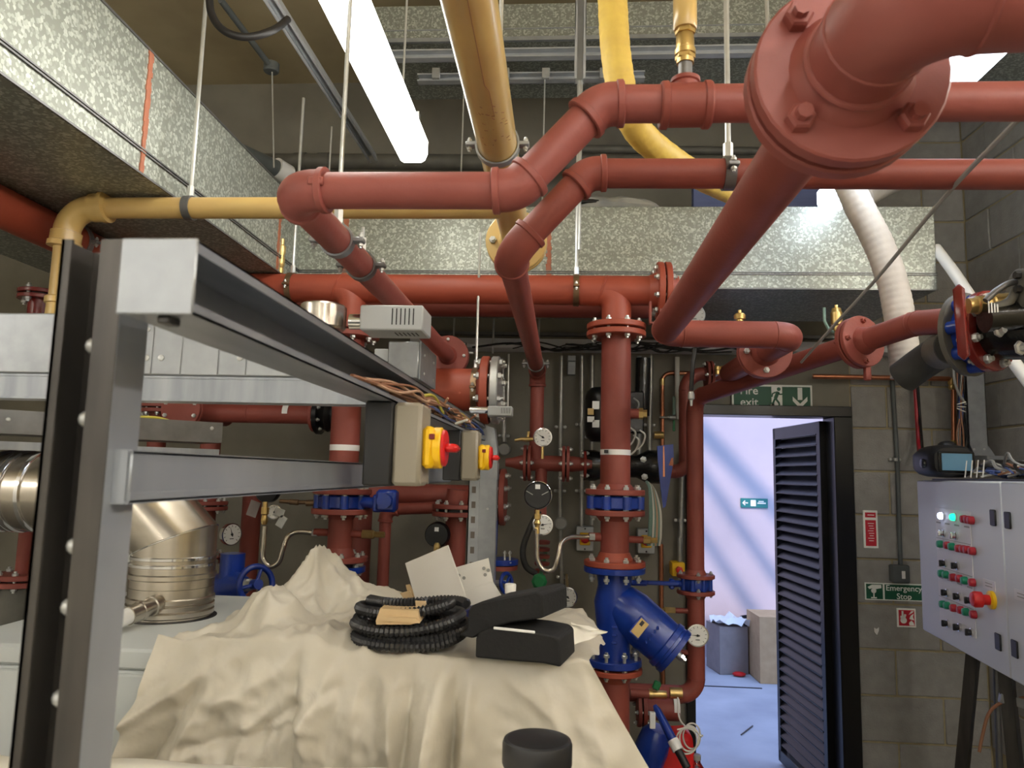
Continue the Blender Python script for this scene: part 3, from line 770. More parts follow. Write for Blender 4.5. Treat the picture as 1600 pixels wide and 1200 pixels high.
q = MB(); q.box(fx.translation + fx.to_3x3() @ V((0.004, -.016, .008)), (.012, .018, .001), fx.to_3x3()); q.build('plate_mark', 'mark', pl)
q = MB()
for k in range(3): q.box(Z1(975 + 12 * k) + V((-.003, -.0655 + .003 * k, 0)), (.02, .006, .010), None, .002)
for k in range(5): q.box(bo + bd * (.165) + V((-.004, -.083, 0)) + bd.cross(Y_) * (k - 2) * .016, (.008, .008, .012), None, .002)
q.build('cast_lettering', 'blue', st)
flange(rv, Z1(1046), Z, .102, .018, 8, 'red_bright', pair=False, br=.010, hub=(rG, .03, -1))
seg(rv, Z1(1050), V((x1, YG, 0)), rG, 'red', 28)
# --- second riser (left) --------------------------------------------------------
rw = thing('pipe_riser', 'red riser behind the black isolator boxes with white tape and a blue valve', 'pipe', V2)
x2 = V2.x
def Z2(py): return V((x2, YG, P(545, py, YG).z))
flange(rw, Z2(520), Z, .112, .021, 8, 'red', br=.011)
seg(rw, Z2(526), Z2(766), rG * .98, 'red', 32); tape(rw, Z2(700), Z, rG * .98, .022)
flange(rw, Z2(768), Z, .110, .020, 8, 'red', pair=False, br=.011)
butterfly('blue butterfly valve with gear box on the left riser', Z2(784), .108, Z2(773).z - Z2(794).z, V((.9, -.3, 0)), 'gear')
flange(rw, Z2(799), Z, .112, .020, 8, 'red', pair=False, hub=(.045, .02, -1), br=.011)
seg(rw, Z2(804), Z2(866), .046, 'red', 28)
stub(rw, Z2(833) - X * .04, -X, .06, .014); stub(rw, Z2(834) + X * .04, X, .045, .015, 'brass', tl=.085)
flange(rw, Z2(873), Z, .108, .020, 8, 'red', pair=False, hub=(.046, .03, 1), br=.010)
flange(rw, Z2(889), Z, .100, .022, 8, 'blue', pair=False, br=.010)
seg(rw, Z2(893), Z2(1000), .055, 'blue', 24); seg(rw, Z2(1000), V((x2, YG, 0)), .05, 'red', 24)
# --- vessel H1 with zinc plate ------------------------------------------------------
h1 = thing('pipe_run', 'thick short red pipe with a red and silver end flange behind the trunking', 'pipe', P(700, 608, 2.74))
a = P(600, 607, 2.74); e = P(762, 609, 2.74); e.z = a.z
seg(h1, a, e, .080, 'red_bright', 32)
flange(h1, e + X * .012, X, .128, .030, 8, 'red_bright', pair=True, gap=.008, m2='zinc', br=.013, rb=.108)
hanger('long rod with bronze clamp on the thick red pipe beside its silver flange', (P(752, 395, 2.74).x, 2.74, 2.62), (P(743, 608, 2.74).x, 2.74, a.z), .080, X)
v3 = thing('vent_valve', 'small brass vent valve with dark cap above the thick red pipe', 'valve', P(722, 572, 2.95))
q = MB(); p0 = P(722, 572, 2.97); q.lathe(p0, Z, [(0, .008), (.02, .008), (.022, .016), (.06, .016), (.062, .018), (.085, .018)], 12); q.build('valve_body', 'brass', v3)
MB().lathe(p0 + Z * .085, Z, [(0, .017), (.012, .017)], 12).build('valve_cap', 'dark_steel', v3); MB().box(p0 + V((.03, 0, .055)), (.03, .012, .008), None, .002).build('valve_tap', 'zinc', v3)
# --- H2 / V3 in the middle -----------------------------------------------------------
h2 = thing('pipe_run', 'red horizontal pipe ending in an edge-on bolted flange left of the gauges', 'pipe', P(700, 770, 3.1))
a = P(575, 771, 3.1); e = P(778, 769, 3.1); e.z = a.z; seg(h2, a, e, .046, 'red', 28)
flange(h2, e + X * .008, X, .118, .022, 8, 'red', br=.011)
e2 = P(713, 800, 3.0)
h3 = thing('pipe_riser', 'red riser with flanges behind the slotted angle post', 'pipe', e2)
seg(h3, P(716, 765, 3.0), P(712, 794, 3.0), .044, 'red'); flange(h3, P(713, 797, 3.0), Z, .098, .018, 8, 'red', gap=.012, br=.010); seg(h3, P(713, 806, 3.0), V((P(713, 806, 3.0).x, 3.0, 0)), .042, 'red')
h4 = thing('pipe_run', 'smaller red screwed pipe below the horizontal one with an elbow at its left', 'pipe', P(640, 795, 3.0))
a = P(690, 793, 3.0); k_ = P(603, 796, 3.0); screwed(h4, [a, k_, V((k_.x, 3.0, 0))], .024, .04, 'red')
q = thing('pipe_riser', 'plain red riser standing behind the left blue valve', 'pipe', P(568, 800, 3.4)); seg(q, P(569, 740, 3.4), V((P(569, 740, 3.4).x, 3.4, 0)), .046, 'red')
# --- left background ------------------------------------------------------------------
h5 = thing('pipe_run', 'red pipe with white tape running to a black rubber joint behind the frame', 'pipe', P(420, 645, 3.1))
a = P(300, 644, 3.1); e = P(492, 645, 3.1); e.z = a.z; seg(h5, a, e, .042, 'red', 28); tape(h5, P(450, 645, 3.1), X, .042, .024)
MB().torus(P(390, 645, 3.1), X, .042, .003, 24, 6).build('weld_bead', 'red', h5); flange(h5, e, X, .075, .014, 0, 'red', pair=False)
ej = thing('expansion_joint', 'black rubber bellows joint left of the taped red riser', 'joint', P(510, 645, 3.1))
c = e + X * .012; q = MB(); q.lathe(c, X, [(0, .05), (.0, .085), (.018, .085), (.02, .06), (.05, .075), (.08, .06), (.082, .085), (.10, .085), (.10, .05)], 28); q.build('bellows', 'black_paint', ej)
for i in range(8):
    a_ = 2 * math.pi * (i + .5) / 8; inst(bolt_mesh(.016, .008), 'bolt', ej, frame(c + V((.010, .068 * math.cos(a_), .068 * math.sin(a_))), X))
for (px, y0, y1, Yv, r, lab, fl) in ((336, 600, 1000, 3.25, .044, 'red riser just right of the trunking bracket', (790, 872)), (395, 770, 960, 3.5, .045, 'dark red riser behind the curled siphon pipe', ()), (252, 600, 1000, 3.25, .04, 'short red riser above the cable tray at the far left', (638,))):
    t = thing('pipe_riser', lab, 'pipe', P(px, y1, Yv)); x_ = P(px, y0, Yv).x
    seg(t, vz(px, y0, x_, Yv), V((x_, Yv, 0)) if y1 > 900 else vz(px, y1, x_, Yv), r, 'red', 24)
    for fy in fl: flange(t, vz(px, fy, x_, Yv) + V((0, 0, 0)), Z, r * 2.1, .017, 8, 'red', br=.009)
t = thing('pipe_run', 'red elbow with a dark bolted flange above the cable tray at left', 'pipe', P(290, 640, 3.0))
c = P(285, 640, 3.0); flange(t, c, Y_, .085, .016, 8, 'red', br=.009); seg(t, c, c + Y_ * .4, .045, 'red')
t = thing('pipe_riser', 'thin red riser with a flange at the left edge of the picture', 'pipe', P(32, 905, 2.3))
c = P(33, 905, 2.3); seg(t, c, vz(33, 800, c.x, 2.3), .020, 'red'); flange(t, c, Z, .085, .016, 8, 'red', br=.009); seg(t, vz(33, 912, c.x, 2.3), V((c.x, 2.3, 0)), .06, 'dark_pipe')
c = P(62, 462, 2.45); t = thing('pipe_riser', 'dark red flanged pipe end left of the yellow drop pipe', 'pipe', c)
flange(t, c, Z, .07, .014, 4, 'red_gloss', br=.010); seg(t, c, c - Z * .3, .035, 'red_gloss')
# --- gauge assembly on the wall right of the isolators ----------------------------------
ga = thing('pipe_run', 'horizontal red flanged pipe behind the white pressure gauge', 'pipe', P(850, 724, 3.22))
yG = 3.22; zg = P(850, 724, yG).z
def xg(px): return P(px, 724, yG).x
q = MB(); q.tube([(xg(790), yG, zg), (xg(800), yG, zg), (xg(815), yG, zg), (xg(895), yG, zg), (xg(908), yG, zg), (xg(925), yG, zg)], [.018, .022, .034, .034, .03, .018], 20); q.build('pipe', 'red', ga)
for px in (824, 884): flange(ga, (xg(px), yG, zg), X, .078, .013, 4, 'red', br=.009)
flange(ga, (xg(914), yG, zg), X, .06, .012, 4, 'red_gloss', pair=False, br=.008)
seg(ga, (xg(846), yG, zg), (xg(846), yG, zg - .22), .026, 'red'); seg(ga, (xg(846), yG, zg), (xg(846), WB, zg), .014, 'red')
for k in range(5): MB().lathe((xg(850), yG, P(850, 850, yG).z - .03 * k), Z, [(0, .03), (.012, .034), (.016, .024)], 16).build('pipe_rib', 'red', ga)
needle_gauge('pressure_gauge', 'white dial pressure gauge with brass cock on the red pipe drop', P(848, 683, 3.08), .037, (0, -1, -.05), 2.6, stem=(0, 0, -.09))
ck = thing('gauge_cock', 'brass test cock left of the white dial pressure gauge', 'valve', P(818, 687, 3.1))
a = P(833, 686, 3.1); q = MB(); q.tube([a, P(822, 687, 3.1), P(815, 686, 3.1), P(804, 688, 3.1)], [.008, .011, .008, .006], 10); q.cyl(P(825, 686, 3.1), P(826, 674, 3.1), .006, 8); q.build('cock_body', 'brass', ck)
bk = thing('pressure_gauge', 'large round gauge seen from its black back below the white gauge', 'gauge', P(840, 774, 2.6))
c = P(840, 774, 2.6); MB().lathe(c, (0, 1, 0), [(0, .044), (.004, .047), (.03, .048), (.034, .05), (.036, .045)], 32).build('gauge_case', 'black_paint', bk)
MB().torus(c + Y_ * .030, Y_, .047, .003, 32, 6).build('bezel', 'chrome', bk)
q = MB(); q.box(c + V((0, -.002, .030)), (.017, .002, .016)); q.build('back_label', 'white', bk)
q = MB()
for s, (ax_, az_) in ((-1, (-.028, .008)), (1, (.026, .008))): q.box(c + V((ax_, -.001, az_)), (.026, .002, .003), M.Rotation(s * -.5, 3, 'Y'))
q.build('slot', 'wire_grey', bk)
q = MB(); q.lathe(P(840, 797, 2.6), -Z, [(0, .008), (.012, .008), (.013, .012), (.03, .012), (.032, .008), (.045, .013), (.055, .008), (.06, .009), (.08, .009)], 8); q.build('brass_cock', 'brass', bk)
sp = thing('siphon_pipe', 'steel siphon tube curling from the black gauge to the central riser', 'pipe', P(850, 880, 2.6))
MB().tube(smooth([P(839, 826, 2.6), P(839, 850, 2.6), P(840, 875, 2.6), P(850, 891, 2.6), P(865, 889, 2.6), P(872, 870, 2.6), P(876, 850, 2.62), P(889, 840, 2.66), P(910, 839, 2.7), P(926, 839, 2.72)], 6), .0085, 12).build('tube', 'stainless', sp)
q = MB().lathe(P(921, 839, 2.715), X, [(0, .013), (.02, .013)], 6); q.build('union_nut', 'zinc', sp)
needle_gauge('pressure_gauge', 'white dial gauge partly behind the brass cock of the black gauge', P(848, 820, 2.78), .036, (0, -1, 0), .2, stem=(0, .44, 0))
needle_gauge('pressure_gauge', 'white dial gauge on a thin wall pipe right of the black lid', P(887, 933, 3.3), .040, (0, -1, 0), 2.4, stem=(0, .7, 0))
needle_gauge('temperature_gauge', 'round dial thermometer on the red pipe beside the doorway', P(1090, 993, 3.24), .044, (0, -1, 0), 3.1, stem=(.0, .12, 0))
q = MB().tube(smooth([P(842, 798, 3.0), P(826, 830, 3.0), P(817, 860, 3.0), P(822, 885, 3.0), P(838, 897, 3.0)], 8), .012, 10); solo(q, 'hose', 'rubber', 'black ribbed hose looping beside the steel siphon tube', 'hose')
q = MB(); c = P(843, 907, 2.9); q.lathe(c, (0, -1, 0), [(0, .02), (.01, .03), (.03, .03), (.04, .02)], 8); q.cyl(c, (c.x, WB, c.z), .009, 10); solo(q, 'wheel_valve', 'green', 'green valve knob below the steel siphon tube', 'knob')
bk = thing('pressure_gauge', 'black backed gauge with brass fitting left of the slotted angle post', 'gauge', P(683, 838, 2.9))
c = P(682, 836, 2.9); MB().lathe(c, Y_, [(0, .044), (.004, .047), (.03, .048), (.034, .05)], 28).build('gauge_case', 'black_paint', bk); MB().bx(c.x - .008, c.x + .008, c.y - .003, c.y, c.z + .014, c.z + .03).build('back_label', 'white', bk)
MB().lathe(P(683, 848, 2.88), -Z, [(0, .008), (.01, .013), (.03, .013), (.04, .008)], 8).build('brass_cock', 'brass', bk)
# left siphon assembly
sp = thing('siphon_pipe', 'steel U-shaped siphon tube on the left riser', 'pipe', P(430, 885, 2.75))
MB().tube(smooth([P(414, 822, 2.75), P(412, 850, 2.75), P(411, 872, 2.75), P(422, 885, 2.75), P(436, 878, 2.75), P(443, 855, 2.75), P(450, 838, 2.76), P(465, 831, 2.77), P(492, 833, 2.78)], 6), .0095, 12).build('tube', 'stainless', sp)
MB().lathe(P(488, 833, 2.78), X, [(0, .013), (.02, .013)], 6).build('union_nut', 'zinc', sp)
q = MB(); q.lathe(P(415, 784, 2.75), -Z, [(0, .010), (.02, .010), (.021, .015), (.045, .015), (.05, .010), (.07, .014), (.085, .009)], 8); q.build('brass_cock', 'brass', sp)
gz = thing('pressure_gauge', 'black gauge half hidden by the lower frame beam above the U-shaped siphon', 'gauge', P(415, 768, 2.75))
c = P(416, 766, 2.75); MB().lathe(c, Y_, [(0, .044), (.004, .047), (.03, .048)], 28).build('gauge_case', 'black_paint', gz)
needle_gauge('temperature_gauge', 'dial gauge turned sideways on the riser beside the steel flue', P(362, 835, 3.1), .045, (.8, -.5, 0), 1.9, stem=(-.08, .15, 0))
needle_gauge('pressure_gauge', 'tiny dial gauge with metal tags right of the brass cock', P(428, 800, 2.8), .026, (.5, -.8, 0), 1.2)
q = MB(); q.box(P(440, 815, 2.8), (.03, .004, .045), M.Rotation(.5, 3, 'Y')); q.box(P(437, 801, 2.8), (.035, .004, .03), M.Rotation(.3, 3, 'Y')); solo(q, 'metal_tag', 'zinc', 'metal tags hanging beside the tiny dial gauge', 'tag')
q = MB(); q.box(P(396, 795, 2.8), (.04, .003, .06), M.Rotation(.3, 3, 'Y')); solo(q, 'paper_tag', 'cardboard_grey', 'grey paper tag hanging left of the U-shaped siphon', 'tag')
q = thing('pipe_fitting', 'row of brass fittings left of the blue valve on the left riser', 'fitting', P(465, 785, 2.75))
MB().tube([P(437, 783, 2.75), P(452, 784, 2.75), P(453, 784, 2.75), P(466, 785, 2.75), P(467, 785, 2.75), P(478, 785, 2.75), P(479, 786, 2.75), P(496, 786, 2.75)], [.008, .008, .011, .011, .008, .008, .012, .012], 10).build('nipple', 'bronze_clamp', q)
hw = thing('gate_valve', 'blue gate valve with a blue handwheel beside the dust sheet', 'valve', P(385, 925, 2.75))
c = P(400, 913, 2.62); ax = V((.75, -.65, .15)).normalized(); q = MB(); q.torus(c, ax, .062, .011, 32, 10)
fr_ = frame(c, ax).to_3x3()
for k in range(3): q.cyl(c, c + fr_ @ V((.06 * math.cos(k * 2.094 + .5), .06 * math.sin(k * 2.094 + .5), 0)), .007, 8)
q.lathe(c - ax * .02, ax, [(0, .018), (.04, .018)], 12); q.build('handwheel', 'blue', hw)
q = MB().tube([c, c - ax * .04, c - ax * .05, c - ax * .10], [.010, .010, .022, .024], 14); q.build('stem', 'zinc', hw)
q = MB().tube([c - ax * .09, c - ax * .15, c - ax * .24, c - ax * .3], [.03, .05, .056, .05], 20); p = c - ax * .2; q.cyl(V((p.x, p.y, 0)), p + Z * .12, .045, 20); q.build('valve_body', 'blue', hw)
hw = thing('gate_valve', 'small blue handwheel valve behind the white plastic bottle', 'valve', P(790, 912, 2.7))
c = P(791, 911, 2.7); ax = V((.85, -.5, .1)).normalized(); q = MB(); q.torus(c, ax, .034, .007, 28, 8); fr_ = frame(c, ax).to_3x3()
for k in range(3): q.cyl(c, c + fr_ @ V((.034 * math.cos(k * 2.094), .034 * math.sin(k * 2.094), 0)), .005, 8)
q.build('handwheel', 'blue', hw); MB().cyl(c, c - ax * .1, .01, 10).build('stem', 'zinc', hw); p = c - ax * .09; MB().cyl(V((p.x, p.y, 0)), p + Z * .05, .035, 16).build('valve_body', 'blue', hw)
bf = thing('butterfly_valve', 'narrow blue valve with red flange right of the grey end post', 'valve', P(778, 870, 2.9))
c = P(782, 877, 2.95); MB().lathe(c, Z, [(-.01, .07), (.01, .07), (.012, .04)], 24).build('valve_body', 'blue', bf); MB().lathe(c - Z * .03, Z, [(0, .068), (.016, .068)], 24).build('flange', 'red', bf); MB().box(c + V((-.03, 0, .09)), (.03, .03, .14), None, .004).build('valve_neck', 'blue', bf)
for s in (0, 1): inst(bolt_mesh(.03, .007), 'bolt', bf, M.Translation(c + V((.02 + .02 * s, -.05, .02))))

# --- yellow gas pipes ---------------------------------------------------------------------
gx, gz_ = -.1566, EYE.z + .7336
gp = thing('gas_pipe', 'big yellow gas pipe coming from the top centre to a yellow flange', 'pipe', (gx, 1.5, gz_))
seg(gp, (gx, .55, gz_), (gx, 2.25, gz_), .0445, 'yellow_pipe', 36)
q = MB(); rr = random.Random(5)
for k in range(26):
    a_ = rr.uniform(-2.3, -.7); yy = rr.choice((rr.uniform(1.36, 1.42), rr.uniform(1.45, 1.49), rr.uniform(1.30, 1.36)))
    p = V((gx + .0447 * math.cos(a_), yy, gz_ + .0447 * math.sin(a_))); nn = V((math.cos(a_), 0, math.sin(a_)))
    fr_ = frame(p, nn).to_3x3(); q.box(p, (rr.uniform(.002, .009), rr.uniform(.0012, .002), .0006), fr_ @ M.Rotation(rr.uniform(-.5, .9), 3, 'Z'))
q.build('scuff_mark', 'wire_brown', gp, stuff=True)
q = MB(); q.tube([(gx + .0447 * math.cos(a_), yy, gz_ + .0447 * math.sin(a_)) for a_, yy in ((-1.42, 1.0), (-1.42, 1.24), (-1.28, 1.262), (-1.25, 1.36))], .0007, 5); q.build('drip_line', 'wire_brown', gp)
flange(gp, (gx, 2.28, gz_), Y_, .098, .018, 4, 'yellow_pipe', hub=(.0445, .035), br=.012, rb=.074)
hanger('bolted grey clamp with side lugs round the big yellow pipe', (gx, 1.575, gz_ + .5), (gx, 1.575, gz_), .0455, Y_, 'galv_plain', rodr=.005)
tp = thing('gas_pipe', 'thinner yellow gas pipe running left from the flange and dropping behind the post', 'pipe', P(400, 324, 1.95))
Tz = P(400, 325, 1.95).z; tx0 = P(108, 325, 1.95).x
ty = V((tx0, 1.95, Tz))
kk = bends([V((gx, 1.95, Tz + .0)), ty, V((tx0, 1.95, P(85, 480, 1.95).z))], .075, 10)
for kd, qq in kk:
    b_ = MB(); R_ = .030 if kd == 'pipe' else .036; b_.tube(qq, R_, 24)
    if kd == 'bend':
        for e_, d_ in ((qq[0], (qq[0] - qq[1]).normalized()), (qq[-1], (qq[-1] - qq[-2]).normalized())):
            b_.lathe(e_ - d_ * .004, d_, [(0, .036), (.002, .041), (.030, .041), (.032, .045), (.046, .045), (.048, .031)], 28)
    b_.build('pipe' if kd == 'pipe' else 'elbow', 'yellow_pipe', tp)
e_ = kk[-1][1][-1]; MB().lathe(e_ + Z * .03, -Z, [(0, .034), (.004, .039), (.02, .039), (.022, .033), (.09, .036), (.095, .05)], 24).build('reducer', 'yellow_pipe', tp)
hanger('long galvanised rod with clamp holding the thin yellow pipe below the big duct', V((P(300, 318, 1.95).x, 1.95, CZ)), (P(296, 325, 1.95).x, 1.95, Tz), .030, X, 'galv_dark', rodr=.0062, lug=False)
hzp = smooth([P(956, -60, 1.72), P(958, 20, 1.72), P(963, 90, 1.72), P(975, 155, 1.74), P(1000, 208, 1.8), P(1050, 250, 1.95), P(1100, 280, 2.15), P(1165, 312, 2.55)], 22)
hz = MB().tube(hzp, [.037 * (1 - .022 * (i % 3 == 0) + .012 * math.sin(i * .9)) for i in range(len(hzp))], 24)
solo(hz, 'flexible_hose', 'yellow_hose', 'soft yellow flexible hose hanging behind the two screwed pipes', 'hose')
# --- channels and rods up high ----------------------------------------------------------------
def channel(label, a, e, w=.041, m='galv_bright', open_dir=-Z, slots=0, side=None):
    """C channel from a to e, open towards open_dir"""
    a = V(a); e = V(e); d = (e - a).normalized(); o = V(open_dir); o = (o - d * o.dot(d)).normalized(); s = d.cross(o); L = (e - a).length
    t = thing('strut_channel', label, 'channel', (a + e) / 2); c = (a + e) / 2; R_ = M((d, s, o)).transposed(); q = MB()
    q.box(c - o * (w / 2 - .0015), (L, w, .003), R_)
    for sg in (-1, 1):
        q.box(c + s * sg * (w / 2 - .0015), (L, .003, w), R_); q.box(c + s * sg * (w / 2 - .005) + o * (w / 2 - .0015), (L, .0095, .003), R_)
    q.build('channel', m, t)
    if slots:
        q = MB(); n = int(L / slots)
        for k in range(n): q.box(a + d * (slots * (k + .5)) + o * (-w / 2 + .0022), (slots * .45, .012, .0015), R_, .0007)
        q.build('slot_holes', 'mark', t)
    return t
channel('galvanised channel running back under the ceiling left of the lit batten', (-.968, 1.6, 3.2), (-.94, 3.36, 3.2), open_dir=(0.3, 0, -1))
a = P(908, -20, YG); e = P(906, 127, YG); e.x = a.x
channel('vertical slotted channel hanging right of the big yellow pipe', a, e, .045, 'galv_bright', -Y_, .022)
q = MB().cyl((-.95, 2.0, 3.22), (-.95, 2.0, CZ), .005, 8); solo(q, 'hanger_rod', 'zinc', 'rod holding the left ceiling channel at its near end', 'rod')
q = MB().cyl(P(425, 108, 3.0), P(428, 262, 3.0), .0035, 8); solo(q, 'hanger_rod', 'zinc', 'thin rod hanging from the ceiling onto the grey plastic pipe', 'rod')
a = P(345, 0, 2.6); e = P(424, 106, 3.0)
t = thing('ceiling_conduit', 'grey conduit on the ceiling ending at a round box left of the channel', 'conduit', e)
MB().cyl(a, e, .013, 12).build('tube', 'grey_pipe', t); MB().lathe(e + V((0, 0, -.02)), Z, [(0, .03), (.004, .034), (.04, .034)], 16).build('junction_box', 'grey_pipe', t)
q = MB().tube(smooth([P(327, -20, 1.9), P(330, 20, 1.9), P(350, 48, 1.9), P(385, 58, 1.92), P(425, 48, 1.95), P(450, 30, 2.0)], 8), .011, 10); solo(q, 'cable', 'wire_black', 'thick black cable looping near the long rod at the top left', 'cable')
q = MB().cyl(P(1197, -20, 1.9), P(1200, 60, 1.9), .006, 8); solo(q, 'hanger_rod', 'zinc', 'short rod visible left of the big red flange at the top', 'rod')
q = MB().tube(smooth([P(1640, 135, 1.15), P(1585, 193, 1.2), P(1480, 303, 1.5), P(1370, 435, 1.9), P(1300, 512, 2.2), P(1252, 566, 2.45)], 8), .0048, 8); solo(q, 'cable', 'wire_grey', 'thin grey cable stretched diagonally in front of the duct end', 'cable')
# ================================================================ galvanised frame, trunking, isolators at left
fy = .50
tx0_, tx1 = P(191, 430, fy).x, P(306, 430, fy).x
tz1, tz0 = P(250, 376, fy).z, P(250, 490, fy).z
TE = 2.52
tk = thing('cable_trunking', 'long open galvanised trunking full of loose wires, running back from the left post', 'trunking', (tx1, 1.5, tz0))
q = MB(); w_ = .0018
q.bx(tx0_, tx0_ + w_, fy, TE, tz0, tz1); q.bx(tx0_, tx1, fy, TE, tz1 - w_, tz1); q.bx(tx0_, tx1, fy, TE, tz0, tz0 + w_)
q.bx(tx1 - w_, tx1, fy, TE, tz1 - .009, tz1); q.bx(tx1 - w_, tx1, fy, TE, tz0, tz0 + .008); q.build('channel', 'strut', tk)
q = MB(); q.bx(tx0_ - .001, tx1 + .001, fy - .003, fy, tz0 - .001, tz1 + .001, .001); q.build('end_cap', 'galv_plain', tk)
q = MB().cyl(((tx0_ + tx1) / 2 + .012, fy + .03, tz1), ((tx0_ + tx1) / 2 + .012, fy + .03, tz1 + .004), .006, 12); q.build('screw', 'zinc', tk)
q = MB().bx(tx0_ + .026, tx0_ + .036, fy + .004, fy + .02, tz0 - .006, tz0, .001); q.build('clip', 'dark_steel', tk)
# vertical end trunking with flared top
ex0, ex1 = -.305, -.222
vt_ = thing('cable_trunking', 'grey upright trunking with sloped shoulder at the far end of the frame', 'trunking', (ex0, TE, 0))
q = MB(); q.prism([V((ex0, TE, z)) if False else p for z, p in ()] or [V((ex0, TE, 0)), V((ex1, TE, 0)), V((ex1, TE, tz0 - .03)), V((ex1 - .012, TE, tz1 - .01)), V((ex0 + .04, TE, tz1)), V((ex0, TE, tz1))], (0, .06, 0)); q.build('body', 'galv_plain', vt_)
zj = P(760, 748, TE).z; MB().bx(ex0 - .002, ex1 + .002, TE - .003, TE + .062, zj - .002, zj + .055).build('joint_plate', 'galv_plain', vt_)
for px, py in ((757, 729), (762, 795), (752, 700)): p = P(px, py, TE - .004); MB().cyl(p, p + Y_ * -.004, .004, 10).build('screw', 'zinc', vt_)
sa = thing('slotted_angle', 'slotted galvanised upright in front of the grey end trunking', 'angle', (ex0, TE - .1, 0))
a0, a1 = P(731, 800, 2.3).x, P(748, 800, 2.3).x; zt_ = P(738, 750, 2.3).z
q = MB(); q.bx(a0, a1, 2.3, 2.303, 0, zt_); q.bx(a0, a0 + .003, 2.3, 2.335, 0, zt_); q.build('angle', 'galv_plain', sa)
for k in range(6):
    z = zt_ - .03 - .046 * k; c_ = (a0 + a1) / 2
    q = MB(); q.lathe(V((c_, 2.2985, z)), Y_, [(0, .0065), (.0012, .0065)], 12); q.bx(c_ - .0062, c_ + .0062, 2.2985, 2.2997, z - .010, z + .010); q.build('slot', 'bore', sa)
# post
pr = thing('frame_post', 'blurred dark galvanised strut post in the left foreground with bolts in its channel', 'post', (-.36, .58, 0))
py_ = .565; p0, p1, p2 = P(84, 500, py_).x, P(152, 500, py_).x, P(187, 500, py_).x; pz = P(150, 374, py_).z
q = MB(); q.bx(p0, p0 + .003, py_, py_ + .041, 0, pz); q.bx(p1 - .003, p1, py_, py_ + .041, 0, pz); q.bx(p0, p1, py_ + .038, py_ + .041, 0, pz)
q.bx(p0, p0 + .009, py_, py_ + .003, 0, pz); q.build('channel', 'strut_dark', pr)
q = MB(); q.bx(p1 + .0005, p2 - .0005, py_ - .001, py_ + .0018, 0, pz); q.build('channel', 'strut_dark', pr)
q = MB(); q.bx(p2 - .002, p2, py_, py_ + .041, 0, pz); q.build('channel', 'strut', pr)
for px, py in ((146, 541), (132, 655), (112, 853), (102, 948), (88, 1090)):
    p = P(px, py, py_ + .012); p.x = p1 - .0085
    MB().sph(p + V((0, 0, 0)), .0070, 12).build('bolt', 'zinc', pr)
# lower rail beam
la = P(204, 744, .575); L0, L1 = P(205, 703, .575).z, P(205, 788, .575).z
lb = thing('frame_beam', 'lower galvanised strut beam passing behind the two isolators', 'beam', la)
q = MB(); xb = la.x; q.bx(xb - .003, xb, .575, 2.3, L1, L0 - .0, .001); q.bx(xb - .041, xb - .003, .574, .577, L1, L0); q.bx(xb - .041, xb, .575, 2.3, L0 - .003, L0); q.bx(xb - .041, xb, .575, 2.3, L1, L1 + .003); q.bx(xb, xb + .0012, .575, 2.3, L1 + .003, L1 + .009)
q.build('channel', 'strut', lb)
# cross trunking on its strut
cy = 1.225; cxr = tx0_ - .003
ct = thing('cable_trunking', 'galvanised trunking with screwed cover plates crossing behind the post', 'trunking', (-1, cy, 1.86))
cz1, cz0 = P(40, 489, cy).z, P(40, 583, cy).z
q = MB(); q.bx(-1.7, P(487, 560, cy).x, cy, cy + .10, cz0, cz1, .002); q.build('body', 'galv_plain', ct)
for a_, e_ in ((-60, 84), (222, 238), (239, 284), (285, 342), (343, 386), (387, 486)):
    xa, xe = P(a_, 560, cy).x, P(e_, 560, cy).x
    MB().bx(xa + .0005, xe - .0005, cy - .002, cy, cz0 + .002, cz1 - .003, .0006).build('cover_plate', 'galv_plain', ct)
for px in (229, 252, 375, 397):
    p = P(px, 559, cy - .002); MB().lathe(p, -Y_, [(0, .0058), (.002, .0052), (.003, .002)], 12).build('screw', 'zinc', ct)
p = P(232, 515, cy - .002); MB().lathe(p, -Y_, [(0, .004), (.002, .0036)], 10).build('screw', 'zinc', ct)
sb = thing('frame_beam', 'strut beam directly under the crossing trunking with cover plates', 'beam', (-1, cy, 1.8))
q = MB(); q.bx(-1.7, -.30, cy + .002, cy + .006, cz0 - .045, cz0 - .002); q.bx(-1.7, -.30, cy - .004, cy + .043, cz0 - .045, cz0 - .041); q.bx(-1.7, -.30, cy, cy + .041, cz0 - .005, cz0 - .001); q.build('channel', 'strut', sb)
# rear tray, running obliquely
ty_ = thing('cable_tray', 'dull steel tray sloping across behind the post below the crossing trunking', 'tray', P(200, 680, 2.0))
a = P(-60, 655, 1.75); e = P(346, 692, 2.2); e.z = a.z; d = (e - a).normalized(); nn = V((-d.y, d.x, 0)); R_ = M((d, nn, Z)).transposed(); c = (a + e) / 2; L = (e - a).length
q = MB(); q.box(c, (L, .004, .062), R_); q.box(c + nn * .1 - Z * .029, (L, .2, .004), R_); q.box(c + nn * .2, (L, .004, .062), R_); q.build('tray_body', 'galv_dark', ty_)
q = MB(); q.box(c - Z * .062 + nn * .01, (L * .98, .03, .022), R_); q.build('support_bar', 'strut', ty_)
p = a.lerp(e, .95); MB().lathe(p + nn * -.002 + Z * .012, -nn, [(0, .006), (.002, .004)], 10).build('screw', 'zinc', ty_)
p = a.lerp(e, .15); MB().lathe(p + nn * -.002 + Z * .006, -nn, [(0, .006), (.002, .004)], 10).build('screw', 'zinc', ty_)
